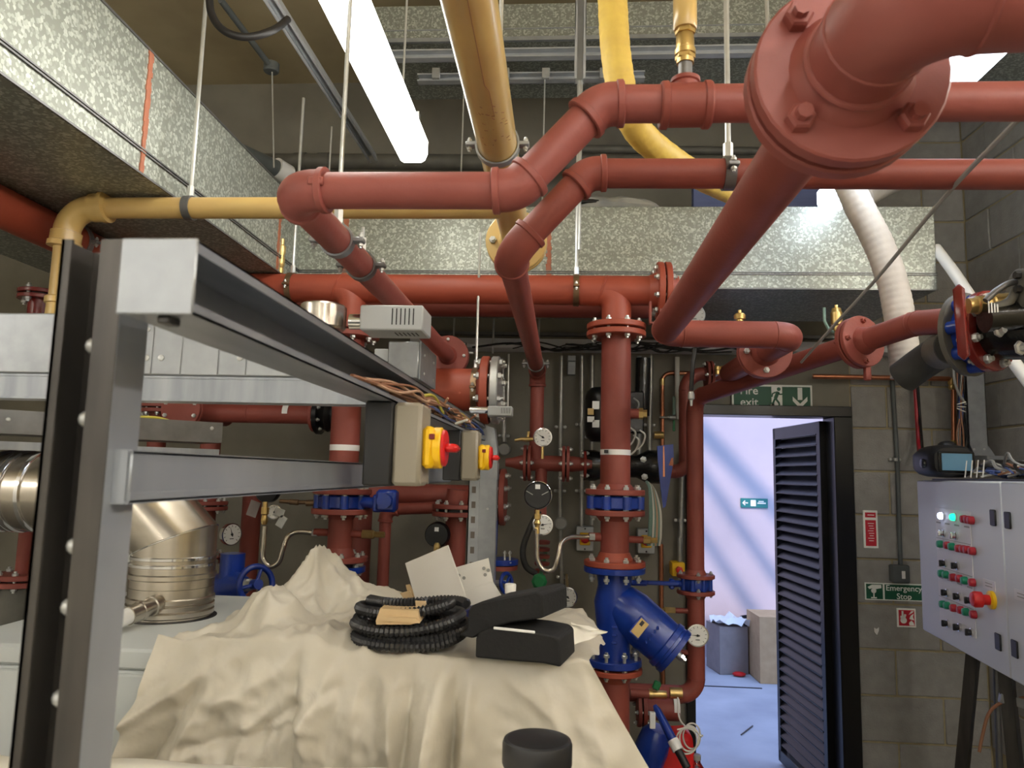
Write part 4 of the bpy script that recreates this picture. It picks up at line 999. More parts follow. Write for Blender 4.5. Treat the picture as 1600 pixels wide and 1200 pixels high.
for k in range(3):
    q = MB().tube(smooth([P(190, 654 + 5 * k, 2.05), P(222, 652 + 5 * k, 2.05), P(255, 655 + 5 * k, 2.1), P(300, 672 + 2 * k, 2.15)], 6), .0045, 8); solo(q, 'earth_wire', 'wire_gy', ['upper', 'middle', 'lower'][k] + ' green yellow earth wire arching over the dull steel tray', 'wire')
# isolators
def iso_build():
    y0 = 1.13; y1 = 1.215; zc = 1.741; h = .132
    xa, xm, xc = -.309, -.264, -.219
    t = thing('isolator_switch', 'nearer grey and black isolator with yellow plate and red rotary handle on the frame', 'switch', (xa, y0, zc - h / 2), 'rotary isolators on the frame')
    q = MB(); q.bx(xa, xm, y0, y1, zc - h / 2, zc + h / 2, .003); q.build('back_box', 'black', t)
    q = MB(); q.bx(xm + .0004, xc, y0 + .001, y1 - .001, zc - h / 2 + .001, zc + h / 2 - .001, .006); q.build('cover', 'beige_box', t)
    for dy, dz in ((.012, .056), (y1 - y0 - .012, .056), (.012, -.056), (y1 - y0 - .012, -.056)): MB().lathe((xc - .001, y0 + dy, zc + dz), X, [(0, .006), (.0015, .006)], 12).build('screw_cap', 'mark' if False else 'beige_box', t)
    yc = (y0 + y1) / 2
    q = MB(); q.box((xc + .009, yc, zc - .004), (.018, .066, .066), None, .006); q.lathe((xc + .016, yc, zc - .004), X, [(0, .033), (.010, .033), (.012, .031)], 32); yp = q.build('handle_plate', 'yellow', t)
    MB().bx(xc + .010, xc + .020, yc - .0335, yc - .031, zc + .008, zc + .017, .002).build('padlock_slot', 'red_gloss', yp)
    q = MB(); q.lathe((xc + .0285, yc, zc - .004), X, [(0, .029), (.004, .029), (.006, .026)], 32); q.box((xc + .043, yc, zc - .004), (.022, .046, .013), None, .005); q.build('rotary_handle', 'red_plastic', t)
    return t
def copy_tree(o, dv, label):
    c = o.copy(); COL.objects.link(c); c.location = o.location + V(dv); c['label'] = label; LOC[c.name] = LOC[o.name] + V(dv)
    for ch in list(o.children):
        k = ch.copy(); COL.objects.link(k); k.parent = c
        for g in list(ch.children):
            m = g.copy(); COL.objects.link(m); m.parent = k
    return c
i1 = iso_build(); copy_tree(i1, (0, .775, .002), 'further grey and black isolator near the end post of the frame')
# loose wires in the trunking
wires = thing('wire_bundle', 'tangle of brown, tan and blue wires spilling from the open trunking', 'wires', (tx1, 1.8, tz0))
rw_ = random.Random(11)
def wirepath(y0, y1, n, bulge, zb=.013):
    pts = []
    for i in range(n):
        f_ = i / (n - 1); y = y0 + (y1 - y0) * f_
        pts.append(V((tx1 - .005 + bulge * math.sin(math.pi * f_) * rw_.uniform(.3, 1.2) + rw_.uniform(-.006, .007), y, tz0 + zb + rw_.uniform(0, .026) * (1 if 0 < i < n - 1 else .3))))
    return pts
for m_, n in (('wire_tan', 14), ('wire_brown', 11), ('wire_blue', 6), ('wire_gy', 3), ('wire_black', 5)):
    for k in range(n):
        y0 = rw_.uniform(.78, 1.95); y1 = min(TE - .05, y0 + rw_.uniform(.35, .9))
        MB().tube(smooth(wirepath(y0, y1, rw_.randint(4, 6), .016), 5), rw_.choice((.0022, .0026, .003)), 6).build('wire', m_, wires)
for px, py, Yv in ((596, 585, 1.35), (640, 596, 1.55), (668, 640, 1.7)):
    q = MB(); q.tube(smooth([P(px - 22, py + 5, Yv), P(px, py - 2, Yv), P(px + 22, py + 10, Yv + .1), P(px + 2, py + 16, Yv), P(px - 18, py + 12, Yv)], 6), .0026, 6); q.build('wire', 'wire_gy' if px == 640 else 'wire_tan', wires)
for pts, m_ in (([(497, 521), (520, 545), (560, 570), (590, 600), (640, 640)], 'wire_brown'), ([(503, 519), (540, 557), (575, 568), (600, 574), (640, 605), (660, 640)], 'wire_brown'), ([(497, 523), (525, 560), (570, 590), (620, 625)], 'wire_tan')):
    n = len(pts); MB().tube(smooth([P(x_, y_, 1.05 + .65 * i / (n - 1)) for i, (x_, y_) in enumerate(pts)], 6), .0026, 6).build('wire', m_, wires)
for px, py, dx_, dy_, m_ in ((610, 588, 12, -8, 'wire_white'), (690, 648, 12, -10, 'wire_blue'), (690, 636, 10, -14, 'wire_tan'), (712, 662, 18, -6, 'wire_white'), (735, 655, 8, -6, 'wire_brown')):
    MB().cyl(P(px, py, 1.6), P(px + dx_, py + dy_, 1.58), .0028, 6).build('wire', m_, wires)
# grey sensor box with slots on a round stub
Ys = 1.5; s0 = P(563, 476, Ys); s1 = P(660, 516, Ys)
sn = thing('room_sensor', 'light grey slotted sensor box on a silver stub above the trunking', 'sensor', (s0.x, Ys, s1.z))
q = MB(); q.bx(s0.x, s1.x, Ys, Ys + .10, s1.z, s0.z, .003); q.build('housing', 'grey_plastic', sn)
xs = P(637, 495, Ys)
for k in range(6): MB().bx(xs.x - .034 + .0090 * k, xs.x - .0315 + .0090 * k, Ys - .0006, Ys + .001, xs.z - .017, xs.z + .018).build('vent_slot', 'mark', sn)
for k in range(6): MB().bx(xs.x - .034 + .0090 * k, xs.x - .0315 + .0090 * k, Ys + .03, Ys + .065, s1.z - .0006, s1.z + .001).build('vent_slot', 'mark', sn)
q = MB(); q.cyl(V((s0.x, Ys + .04, P(560, 497, Ys).z)), V((s0.x - .032, Ys + .04, P(560, 497, Ys).z)), .017, 20); q.build('stub', 'chrome', sn)
c = P(505, 494, Ys + .05); q = MB(); q.lathe(c - Z * .030, Z, [(0, .046), (.004, .05), (.05, .05), (.054, .046), (.057, .02)], 28); q.build('collar', 'stainless', sn)
# grey junction box behind
a = P(607, 533, 1.9); e = P(653, 585, 1.9)
jb = thing('junction_box', 'plain grey metal box behind the open trunking below the slotted sensor', 'box', (a.x, 1.9, e.z))
MB().bx(a.x, e.x, 1.9, 2.16, e.z - .01, a.z, .003).build('housing', 'galv_plain', jb); MB().bx(e.x, e.x + .004, 1.91, 2.15, e.z - .012, a.z + .002, .001).build('lid', 'galv_plain', jb)
MB().bx(a.x - .05, a.x, 1.95, 2.1, e.z + .01, a.z - .012, .003).build('side_box', 'grey_plastic', jb)
for dy, dz in ((.06, .02), (.2, .02), (.06, .07), (.2, .07)): MB().cyl((e.x + .004, 1.9 + dy, e.z + dz - .01), (e.x + .007, 1.9 + dy, e.z + dz - .01), .004, 8).build('screw', 'zinc', jb)
# lower sensor on the end post
a = P(762, 634, 2.45); e = P(800, 650, 2.45)
sn = thing('room_sensor', 'small light grey slotted sensor at the far end of the trunking', 'sensor', (a.x, 2.45, e.z))
MB().bx(a.x, e.x, 2.45, 2.51, e.z, a.z, .003).build('housing', 'grey_plastic', sn)
for k in range(6): MB().bx(e.x - .009 - .0055 * k, e.x - .0075 - .0055 * k, 2.4494, 2.451, e.z + .008, a.z - .006).build('vent_slot', 'mark', sn)
c = P(757, 641, 2.47); MB().cyl(c + X * .012, c - X * .05, .012, 16).build('stub', 'chrome', sn)
# ================================================================ boiler, flue, dust sheets and the things on them
BT = 1.312
bo_ = thing('boiler', 'light grey boiler casing left of and under the dust sheet', 'boiler', (-.6, 1.85, 0))
q = MB(); q.bx(-1.32, .045, 1.56, 2.22, 0, BT - .045, .004); q.build('casing', 'boiler', bo_)
q = MB(); q.bx(-1.325, .048, 1.55, 2.225, BT - .043, BT, .006); q.build('top_panel', 'boiler', bo_)
q = MB(); q.bx(-1.31, .035, 1.552, 1.562, .1, BT - .052, .004); q.build('front_door', 'boiler', bo_)
FY = 1.90; fc = P(263, 985, FY); fx_ = fc.x; FR = .103
MB().lathe((fx_, FY, BT), Z, [(0, FR + .012), (.001, FR + .012)], 40).build('flue_collar', 'mark', bo_)
fl = thing('flue', 'stainless steel flue elbow rising from the boiler top and turning left', 'flue', (fx_, FY, BT))
def ringed(a, d, L, rings, r=FR, name='flue_section', m='stainless'):
    pr_ = [(0, r)]
    for t_ in rings: pr_ += [(t_ - .008, r), (t_ - .005, r + .004), (t_ + .005, r + .004), (t_ + .008, r)]
    pr_ += [(L, r)]; return MB().lathe(a, d, pr_, 48).build(name, m, fl, ang=30)
b0 = V((fx_, FY, BT + .002))
ze = P(263, 868, FY).z
ringed(b0, Z, .075, (.012, .028, .045)); ringed(b0 + Z * .076, Z, ze - b0.z - .076, ((ze - b0.z - .076) * .38,))
for zz in (ze, ze - .018):
    MB().lathe((fx_, FY, zz - .005), Z, [(0, FR), (.002, FR + .006), (.008, FR + .006), (.010, FR)], 48).build('locking_band', 'chrome', fl)
q = MB(); q.box((fx_ - FR * .86, FY - FR * .62, ze - .002), (.018, .012, .022), M.Rotation(.6, 3, 'Z'), .003); q.build('band_clasp', 'zinc', fl)
zh = P(60, 768, FY).z
# mitred elbow: vertical part, 45 degree part, horizontal part
def mitre(pts, r, n=48):
    pts = [V(p) for p in pts]; rings_ = []
    for i, p in enumerate(pts):
        d0 = (pts[i] - pts[i - 1]).normalized() if i else (pts[1] - pts[0]).normalized()
        d1 = (pts[i + 1] - pts[i]).normalized() if i < len(pts) - 1 else d0
        nb = (d0 + d1).normalized(); ring_ = []
        for k in range(n):
            a_ = 2 * math.pi * k / n
            base = pts[0] + X * r * math.cos(a_) + Y_ * r * math.sin(a_) if i == 0 else rings_[-1][k]
            if i == 0: ring_.append(base)
            else:
                t_ = (p - base).dot(nb) / d0.dot(nb); ring_.append(base + d0 * t_)
        rings_.append(ring_)
    return rings_
k1 = V((fx_, FY, ze + .04)); dz_ = zh - k1.z
k2 = V((fx_ - max(.09, dz_), FY, zh)); k3 = V((-1.9, FY, zh))
rg_ = mitre([V((fx_, FY, ze)), k1, k2, k3], FR)
for i in range(3):
    q = MB(); n = 48; q.add(rg_[i] + rg_[i + 1], [(k, (k + 1) % n, n + (k + 1) % n, n + k) for k in range(n)]); q.build('flue_section', 'stainless', fl, ang=30)
    if i:
        q = MB().tube(rg_[i], .0022, 6, closed=True); q.build('seam_ring', 'chrome', fl)
for px in (70, 40, 32, 12):
    x_ = P(px, 768, FY).x
    MB().lathe((x_ - .008, FY, zh), X, [(0, FR), (.003, FR + .006), (.013, FR + .006), (.016, FR)], 48).build('locking_band', 'chrome', fl)
cp = thing('condensate_pipe', 'white plastic pipe in a steel sleeve joining the flue base', 'pipe', P(220, 960, 1.8))
a = P(247, 943, 1.80); e = P(206, 960, 1.72); z_ = P(150, 984, 1.62)
MB().cyl(e, z_, .019, 20).build('pipe', 'white', cp)
q = MB(); d = (e - a).normalized(); q.lathe(a, d, [(0, .020), (.012, .021), (.014, .024), (.022, .024), (.024, .021), (.05, .021), (.052, .024), (.060, .024), (.062, .022), ((e - a).length + .012, .022)], 20); q.build('sleeve', 'stainless', cp)
# ------------------------------------------------ dust sheet on the boiler
def rid(x): return 1 - abs(2 * (x - math.floor(x)) - 1)
def nz(*a): return mnoise.noise(V(a))
def top_h(x, y):
    h = BT + .012
    h += .074 * math.exp(-(((x + .662) / .076) ** 2 + ((y - 1.70) / .085) ** 2) ** 1.6)
    e_ = ((x + .650 - .25 * (y - 1.96)) / .058) ** 2 + ((y - 1.96) / .08) ** 2
    h += .118 * min(math.exp(-e_ ** .7), .93 + .6 * (x + .65))
    for cx_, cy_, n_, am in ((-.65, 1.96, 6, .020), (-.672, 1.70, 7, .011)):
        r_ = math.hypot(x - cx_, y - cy_); th_ = math.atan2(y - cy_, x - cx_) + .4 * nz(x * 6, y * 6, 1)
        h += am * (1 - 2 * abs(math.sin(n_ * th_ / 2 + .7))) * min(1, r_ / .035) * math.exp(-r_ / .11)
    h += .066 * math.exp(-((x + .55) / .15) ** 2 - ((y - 1.99) / .12) ** 2)
    h += .028 * math.exp(-((x + .52) / .10) ** 2 - ((y - 1.60) / .12) ** 2)
    flat_ = 1 - math.exp(-((x + .12) / .22) ** 2)   # flatter where things stand
    h += flat_ * (.022 * nz(x * 7, y * 7, 4) + .016 * (1 - 2.4 * abs(nz(x * 9 + 3 * y, y * 8 - 2 * x, 9))) + .008 * (1 - 2.4 * abs(nz(x * 20, y * 18, 5))))
    return max(h, BT + .008)
rows = []
NU, NT, NS_ = 210, 60, 90
FOLDS = []
for pl, am, wd in (([(558, 1010), (605, 1085), (612, 1210)], .034, .016), ([(692, 1035), (668, 1110), (662, 1210)], .034, .020), ([(712, 1030), (706, 1100), (702, 1210)], -.026, .014),
                   ([(640, 1040), (634, 1110), (622, 1210)], -.024, .016), ([(455, 1005), (450, 1100), (450, 1210)], -.020, .012), ([(210, 1130), (300, 1062), (430, 990)], .024, .014),
                   ([(245, 1195), (308, 1055), (345, 1010)], -.026, .018), ([(770, 1030), (798, 1080), (835, 1112)], .018, .010), ([(520, 1000), (500, 1080), (470, 1130)], .018, .016), ([(330, 1100), (420, 1060), (470, 1000)], .016, .012),
                   ([(400, 1140), (470, 1100), (520, 1080)], -.012, .010), ([(300, 1170), (420, 1150), (440, 1140)], -.012, .010), ([(735, 1030), (728, 1120), (715, 1210)], .014, .010), ([(842, 1045), (846, 1210)], .010, .012), ([(910, 1050), (930, 1210)], -.014, .02)):
    FOLDS.append(([(P(x_, y_, 1.48).x, P(x_, y_, 1.48).z) for x_, y_ in pl], am, wd))
for j in range(NT + NS_):
    row = []
    for i in range(NU + 1):
        u = i / NU
        if j < NT:
            t_ = j / (NT - 1); y = 2.19 - (2.19 - 1.535) * t_
            xl = -.745 - .09 * t_ + .02 * nz(t_ * 5, 1, 1); xr = .055 + .05 * math.sin(t_ * 3.0) + .02 * nz(t_ * 6, 2, 1)
            x = xl + (xr - xl) * u; z = top_h(x, y)
            er = max(0, (x - .035) / .07); z -= .03 * er ** 2
            if t_ < .06: z -= (1 - t_ / .06) * .05
            z += .022 * math.exp(-((x - .075) / .03) ** 2 - ((y - 1.78) / .06) ** 2)
            row.append(V((x, y, z)))
        else:
            s = (j - NT + 1) / NS_; x0 = rows[NT - 1][i].x; z0 = rows[NT - 1][i].z
            drop = .62 * s; k_ = min(1, s * 4)
            w0 = x0 + .05 * nz(x0 * 2.3, s * .8, 7)
            p1_ = rid(w0 * 4.1 + .25 * s + .37); p2_ = rid(w0 * 8.7 - .5 * s + .1 * nz(x0 * 5, s * 3, 2)); 
            fold = .052 * p1_ ** 3 * k_ * (.5 + .5 * s) + .016 * p2_ ** 2 * k_
            fold += .020 * nz(x0 * 6 + 2, s * 2.2, 3) * k_ + .008 * abs(nz(x0 * 13 + s * 6, s * 9 - x0 * 7, 5)) * k_ + .006 * nz(x0 * 30, s * 14, 6) * k_
            zc_ = z0 - drop
            for pl, am, wd in FOLDS:
                dm = 9
                for (ax__, az__), (bx__, bz__) in zip(pl, pl[1:]):
                    dx_, dz2 = bx__ - ax__, bz__ - az__; t2 = ((x0 - ax__) * dx_ + (zc_ - az__) * dz2) / (dx_ * dx_ + dz2 * dz2); t2 = min(1, max(0, t2))
                    dm = min(dm, math.hypot(x0 - ax__ - t2 * dx_, zc_ - az__ - t2 * dz2))
                if dm < wd * 3: fold += 1.6 * am * (max(0, 1 - dm / (wd * 2.2)) ** 1.5) * k_
            fold += (.011 * (1 - 2.6 * abs(nz(x0 * 6 + zc_ * 2.5, zc_ * 4 - x0 * 3, 11))) + .009 * (1 - 3.2 * abs(nz(x0 * 12 - zc_ * 5, zc_ * 8 + x0 * 6, 13))) + .005 * (1 - 3.2 * abs(nz(x0 * 27 + zc_ * 9, zc_ * 19 - x0 * 12, 17)))) * k_ * (1 if x0 < -.24 else .6)
            lb_ = max(0, (-.60 - x0) / .25); fold += .05 * lb_ * s
            y = 1.535 - .012 * min(1, s * 6) - fold - .02 * s
            x = x0 + min(s, .45) * (.40 * max(0, (u - .72) / .28) ** 1.6 - .09 * max(0, (.30 - u) / .30)) + .012 * nz(x0 * 9, s * 4, 8) * k_
            if u > .93: y += (u - .93) / .07 * .10 * s
            row.append(V((x, y, z0 - drop - .004 * k_)))
    rows.append(row)
q = MB(); q.grid(rows); sh = solo(q, 'dust_sheet', 'cloth', 'cream plastic dust sheet draped over the boiler under the black box and coil', 'sheet', ang=180)
# pointed flap of the sheet on the right
q = MB(); rr = []
for i in range(11):
    f_ = i / 10; row = []
    for j in range(7):
        g = j / 6; a = P(892, 972, 1.66).lerp(P(950, 987, 1.62), g); e = P(896, 1008, 1.60).lerp(P(945, 990, 1.62), g)
        p = a.lerp(e, f_); p += V((0, .02 * nz(f_ * 3, g * 3, 2), .006 * math.sin(f_ * 3.1) * (1 - g))); row.append(p)
    rr.append(row)
q.grid(rr); fo = bpy.data.objects.new('sheet_flap', q.mesh('sheet_flap', 'cloth_white', LOC[sh.name], 180)); COL.objects.link(fo); fo.parent = sh
# ------------------------------------------------ second covered unit in the foreground
b2 = thing('boiler', 'grey unit in the foreground hidden under the white sheet', 'boiler', (-.8, .8, 0))
q = MB(); q.bx(-1.5, -.16, .30, 1.16, 0, 1.232, .01); q.build('casing', 'boiler', b2)
rows = []
for j in range(40):
    row = []; t_ = j / 39
    for i in range(121):
        u = i / 120; x = -1.52 + 1.45 * u
        if t_ < .7:
            y = .32 + (1.175 - .32) * t_ / .7; z = 1.243 + .008 * nz(x * 5, y * 5, 2) + .004 * nz(x * 15, y * 12, 5)
            z += .006 * math.exp(-((x + .27) / .06) ** 2) - .10 * max(0, (x + .19) / .12) ** 1.4
        else:
            s = (t_ - .7) / .3; y = 1.175 + .02 * math.sin(min(1, s * 3) * 1.57) + .012 * nz(x * 8, s * 2, 3) * s; z = rows[27][i].z - .45 * s
        row.append(V((x, y, z)))
    rows.append(row)
q = MB(); q.grid(rows); solo(q, 'dust_sheet', 'cloth_white', 'white sheet along the bottom edge covering the foreground unit', 'sheet', ang=180)
# jar on a small steel shelf
jc = P(840, 1140, 1.08); jz = P(840, 1152, 1.08).z
s_ = thing('shelf', 'small steel shelf under the black lidded jar', 'shelf', (jc.x, 1.08, jz - .16))
MB().bx(jc.x - .10, jc.x + .07, .98, 1.15, jz - .166, jz - .16, .001).build('shelf_plate', 'galv_plain', s_); MB().bx(jc.x - .14, jc.x - .10, .98, 1.15, jz - .28, jz - .16, .001).build('bracket', 'galv_plain', s_)
for dy in (0, .14): MB().bx(jc.x - .03, jc.x - .01, .985 + dy, .995 + dy, 0, jz - .166).build('leg', 'galv_plain', s_)
j_ = thing('jar', 'jar with a wide black screw lid at the bottom centre', 'jar', (jc.x, 1.08, jz - .159))
MB().lathe((jc.x, 1.08, jz - .036), Z, [(0, .0478), (.003, .0488), (.028, .0488), (.033, .047), (.0345, .042), (.0335, .040), (.0335, .002)], 48).build('lid', 'black', j_)
MB().lathe((jc.x, 1.08, jz - .159), Z, [(0, .040), (.006, .047), (.085, .047), (.10, .041), (.108, .041), (.109, .043), (.113, .043), (.114, .041), (.122, .041)], 40).build('jar_body', 'black_gloss', j_)
# ------------------------------------------------ things lying on the sheet
ZS = BT + .021
cc = thing('conduit_coil', 'coil of black ribbed flexible conduit lying on the dust sheet', 'coil', P(640, 1000, 1.62))
c0 = V((P(640, 1000, 1.64).x, 1.64, ZS)); rr = random.Random(4)
def coil(turn0, turns, R0, z0, seed, zr):
    rr = random.Random(seed); pts = []; N = int(turns * 150); ph = rr.uniform(0, 6)
    for i in range(N):
        a_ = 2 * math.pi * (turn0 + i / 150)
        R_ = R0 + .010 * math.sin(a_ * .37 + ph) + .006 * math.sin(a_ * 1.3 + ph)
        z = z0 + zr * i / N + .008 * math.sin(a_ * 1 + ph) + .004 * math.sin(2.3 * a_)
        pts.append(c0 + V((R_ * math.cos(a_) * 1.02, R_ * math.sin(a_) * .92, max(z, .012))))
    rad = [.0128 if (i % 2) else .0088 for i in range(N)]
    MB().tube(pts, rad, 9).build('conduit_loop', 'rib_black', cc, ang=30)
coil(.1, 1.0, .112, .012, 1, .004); coil(.3, 1.0, .106, .030, 2, .006); coil(.55, 1.1, .115, .044, 3, .010); coil(.8, 1.0, .092, .018, 5, .02); coil(.05, .9, .108, .066, 7, .012); coil(.2, .6, .088, .074, 9, .014)
def pp(pts, Yv): return [P(x_, y_, Yv) for x_, y_ in pts]
def slab(name, pts, Yv, ext, m, parent=None, dy=None):
    p = [P(x_, y_, Yv if not callable(Yv) else Yv(x_, y_)) for x_, y_ in pts]; q = MB().prism(p, ext); return q.build(name, m, parent) if parent else q
ev = thing('packet', 'brown paper packet lying on top of the black conduit coil', 'packet', P(620, 975, 1.62))
slab('packet_body', [(587, 970), (594, 951), (653, 954), (656, 973), (640, 976), (588, 976)], 1.525, (0, .09, .004), 'kraft', ev)
slab('flap', [(587, 970), (596, 961), (650, 966), (656, 974)], 1.521, (0, .003, 0), 'kraft', ev)
bxw = thing('open_carton', 'opened white carton with navy base and dotted inner flap on the dust sheet', 'carton', P(700, 965, 1.8))
slab('grey_panel', [(633, 880), (699, 852), (727, 931), (655, 957)], 1.80, (.002, .004, 0), 'card_white', bxw)
slab('fold_strip', [(655, 957), (727, 931), (734, 949), (692, 967)], 1.795, (0, .004, 0), 'card_white', bxw)
fp = slab('white_flap', [(711, 887), (763, 872), (770, 908), (716, 927)], 1.85, (0, .004, 0), 'white_board', bxw)
slab('white_flap', [(716, 927), (770, 908), (784, 931), (726, 953)], 1.845, (0, -.004, 0), 'white_board', bxw)
for px, py in ((717, 899), (725, 903), (756, 888), (763, 891), (758, 898)):
    MB().lathe(P(px, py, 1.848), -Y_, [(0, .0042), (.001, .0042)], 12).build('dot', 'wire_grey', fp)
bs = slab('navy_base', [(690, 967), (735, 952), (742, 972), (722, 990), (690, 985)], 1.78, (0, .10, 0), 'blue', bxw); bs.data.materials[0] = mat('navy', (30, 34, 92), None, rough=.5)
q = MB(); p = P(721, 962, 1.779)
for k in range(3): q.box(p + V((.004 * k, 0, -.004 * k)), (.016, .001, .0018), M.Rotation(.35, 3, 'Y'))
q.box(p + V((-.003, 0, .007)), (.003, .001, .006)); q.build('print', 'white', bs)
q = slab('', [(625, 927), (640, 923), (646, 935), (656, 956), (640, 958), (634, 940)], 1.86, (0, .004, 0), 'kraft'); solo(q, 'paper_sheet', 'kraft', 'cream paper sheet leaning behind the grey carton panel', 'paper')
q = slab('', [(634, 914), (640, 913), (655, 940), (640, 940)], 1.9, (0, .003, 0), 'kraft'); solo(q, 'paper_sheet', 'kraft', 'narrow cream paper tip behind the leaning paper sheet', 'paper')
fb = thing('foam_shell', 'black foam insulation shell with its curved lid ajar on the dust sheet', 'shell', P(815, 1035, 1.5))
def lsh(name, pts, Yv, dep, bev=.004, par=fb, sx=.05):
    p = pp(pts, Yv); q = MB().prism(p, (sx, dep, .0)); o = q.build(name, 'black_foam', par); md = o.modifiers.new('b', 'BEVEL'); md.width = bev; md.segments = 2; md.limit_method = 'ANGLE'; return o
lo = lsh('lower_shell', [(742, 1028), (743, 998), (748, 988), (762, 983), (800, 984), (836, 988), (866, 994), (874, 1001), (876, 1043), (848, 1037), (800, 1033)], 1.47, .125, sx=.030)
ld = lsh('lid', [(716, 993), (730, 982), (731, 954), (737, 946), (752, 940), (800, 931), (838, 924), (847, 929), (848, 966), (800, 973), (770, 981), (738, 998)], 1.49, .13)
q = MB(); a = P(771, 981, 1.468); e = P(836, 988, 1.468); q.box((a + e) / 2, ((e - a).length, .004, .005), M.Rotation(math.atan2(a.z - e.z, e.x - a.x), 3, 'Y'), .001); q.build('foam_strip', 'white', fb)
bt = thing('bottle', 'white plastic bottle standing behind the black foam lid', 'bottle', P(797, 950, 1.75))
c = P(797, 945, 1.8); zt_ = P(797, 912, 1.8).z; zb_ = BT + .022
q = MB().lathe((c.x, 1.8, zb_), Z, [(0, .024), (.003, .027), (zt_ - zb_ - .042, .027), (zt_ - zb_ - .026, .012), (zt_ - zb_ - .024, .010), (zt_ - zb_ - .018, .010)], 24); q.build('bottle_body', 'white', bt)
MB().lathe((c.x, 1.8, zt_ - .022), Z, [(0, .0135), (.020, .0135), (.022, .012)], 20).build('cap', 'white_board', bt)
# ================================================================ wall services
WY = 3.97
def wp(px, py, Yv=WY): return P(px, py, Yv)
tr = thing('cable_tray', 'long light grey cable tray across the back wall carrying loose black cables', 'tray', wp(900, 550))
a, e = wp(640, 528), wp(1420, 556); zt_ = wp(900, 529).z; zb_ = wp(900, 550).z
q = MB(); q.bx(a.x, e.x, 3.86, 3.865, zb_, zb_ + .018, .001); q.bx(a.x, e.x, 3.86, 4.0, zb_, zb_ + .003); q.build('lip', 'plate', tr)
q = MB(); q.bx(a.x, e.x, 3.985, 3.99, zb_, zt_, .001); q.build('back_plate', 'plate', tr)
q = MB(); q.bx(a.x, e.x, 3.95, 3.99, zt_ + .012, zt_ + .03, .001); q.build('top_rail', 'galv_dark', tr)
rr = random.Random(21)
cb = thing('cable_bundle', 'loose thin black cables lying along the wall cable tray', 'cables', wp(980, 545))
for k in range(9):
    pts = []; x0 = rr.uniform(690, 980); x1 = rr.uniform(1000, 1240); n = 8
    for i in range(n): pts.append(P(x0 + (x1 - x0) * i / (n - 1), 543 + rr.uniform(-9, 7) + .009 * (x0 + (x1 - x0) * i / n - 900), 3.855 - rr.uniform(0, .03)))
    MB().tube(smooth(pts, 5), rr.choice((.003, .004, .0055)), 6).build('cable', 'wire_black', cb)
for px, y0, y1 in ((708, 497, 553), (770, 497, 552), (841, 497, 545), (793, 553, 640)):
    q = MB().cyl(P(px + 2, y0, 3.84), P(px, y1, 3.84), .0055, 8)
    solo(q, 'threaded_rod', 'zinc', {708: 'threaded rod on the cable tray above the junction box', 770: 'threaded rod on the cable tray above the silver flange', 841: 'threaded rod on the cable tray behind the lower screwed pipe', 793: 'threaded rod hanging below the tray just right of the silver flange'}[px], 'rod')
def conduit(label, pts, r=.0115, saddles=(), box=None, m='conduit', Yv=3.955, mt=True):
    t = thing('wall_conduit', label, 'conduit', wp(*pts[-1], Yv))
    p = [wp(x, y, Yv) for x, y in pts]
    MB().tube(route(p, .03, 5) if len(p) > 2 else p, r, 12).build('tube', m, t)
    for sx, sy in saddles:
        c = wp(sx, sy, Yv); q = MB(); q.bx(c.x - .032, c.x + .032, Yv + .004, Yv + .012, c.z - .008, c.z + .008, .002); q.lathe(c - Z * .008, Z, [(0, r + .0025), (.016, r + .0025)], 16); sd = q.build('saddle', 'conduit', t)
        for s in (-1, 1): MB().lathe((c.x + s * .024, Yv + .004, c.z), -Y_, [(0, .009), (.006, .007), (.008, .003)], 10).build('screw', 'zinc', sd)
    if box:
        c = wp(*box, Yv - .005); q = MB(); q.lathe(c + Y_ * .02, -Y_, [(0, .030), (.002, .034), (.036, .034), (.038, .031), (.034, .028)], 24); bx_ = q.build('junction_box', 'conduit', t)
        MB().lathe(c - Y_ * .013, -Y_, [(0, .027), (.002, .027)], 24).build('lid', 'wire_grey', bx_)
    return t
conduit('wall conduit ending at a round box behind the grey end trunking', [(786, 560), (788, 690)], saddles=((787, 681),), box=(788, 702))
conduit('wall conduit with two saddles passing the round box right of the black gauge', [(877, 556), (875, 818)], saddles=((876, 667), (875, 767)), box=(876, 818))
conduit('wall conduit dropping from the round box to the wall gauge', [(876, 828), (879, 960)], .010, saddles=((879, 902),))
conduit('wall conduit feeding the left side of the grey wall isolator', [(909, 556), (909, 824)], saddles=((908, 663), (908, 767)))
conduit('wall conduit half hidden by the left edge of the central riser', [(925, 556), (925, 820)], saddles=((923, 683),))
conduit('wall conduit just right of the central riser', [(999, 556), (999, 735)], .0125)
conduit('bent wall conduit right of the central riser with a saddle at mid height', [(1017, 556), (1017, 610), (1015, 655), (1015, 715)], .0125, saddles=((1015, 664),))
conduit('pale wall conduit beside the copper pipe', [(1058, 558), (1058, 635), (1061, 655)], .013, m='wire_white')
conduit('wall conduit below the blue lever ending behind the red pipe', [(1066, 705), (1064, 830), (1062, 885)], .013, saddles=((1063, 813),))
c = wp(893, 570); q = MB(); q.bx(c.x - .022, c.x + .022, 3.96, 4.0, c.z - .055, c.z + .045, .003); q.bx(c.x - .022, c.x + .022, 3.93, 3.96, c.z + .015, c.z + .045, .002); solo(q, 'tray_bracket', 'galv_plain', 'small bracket under the cable tray between two conduits', 'bracket')
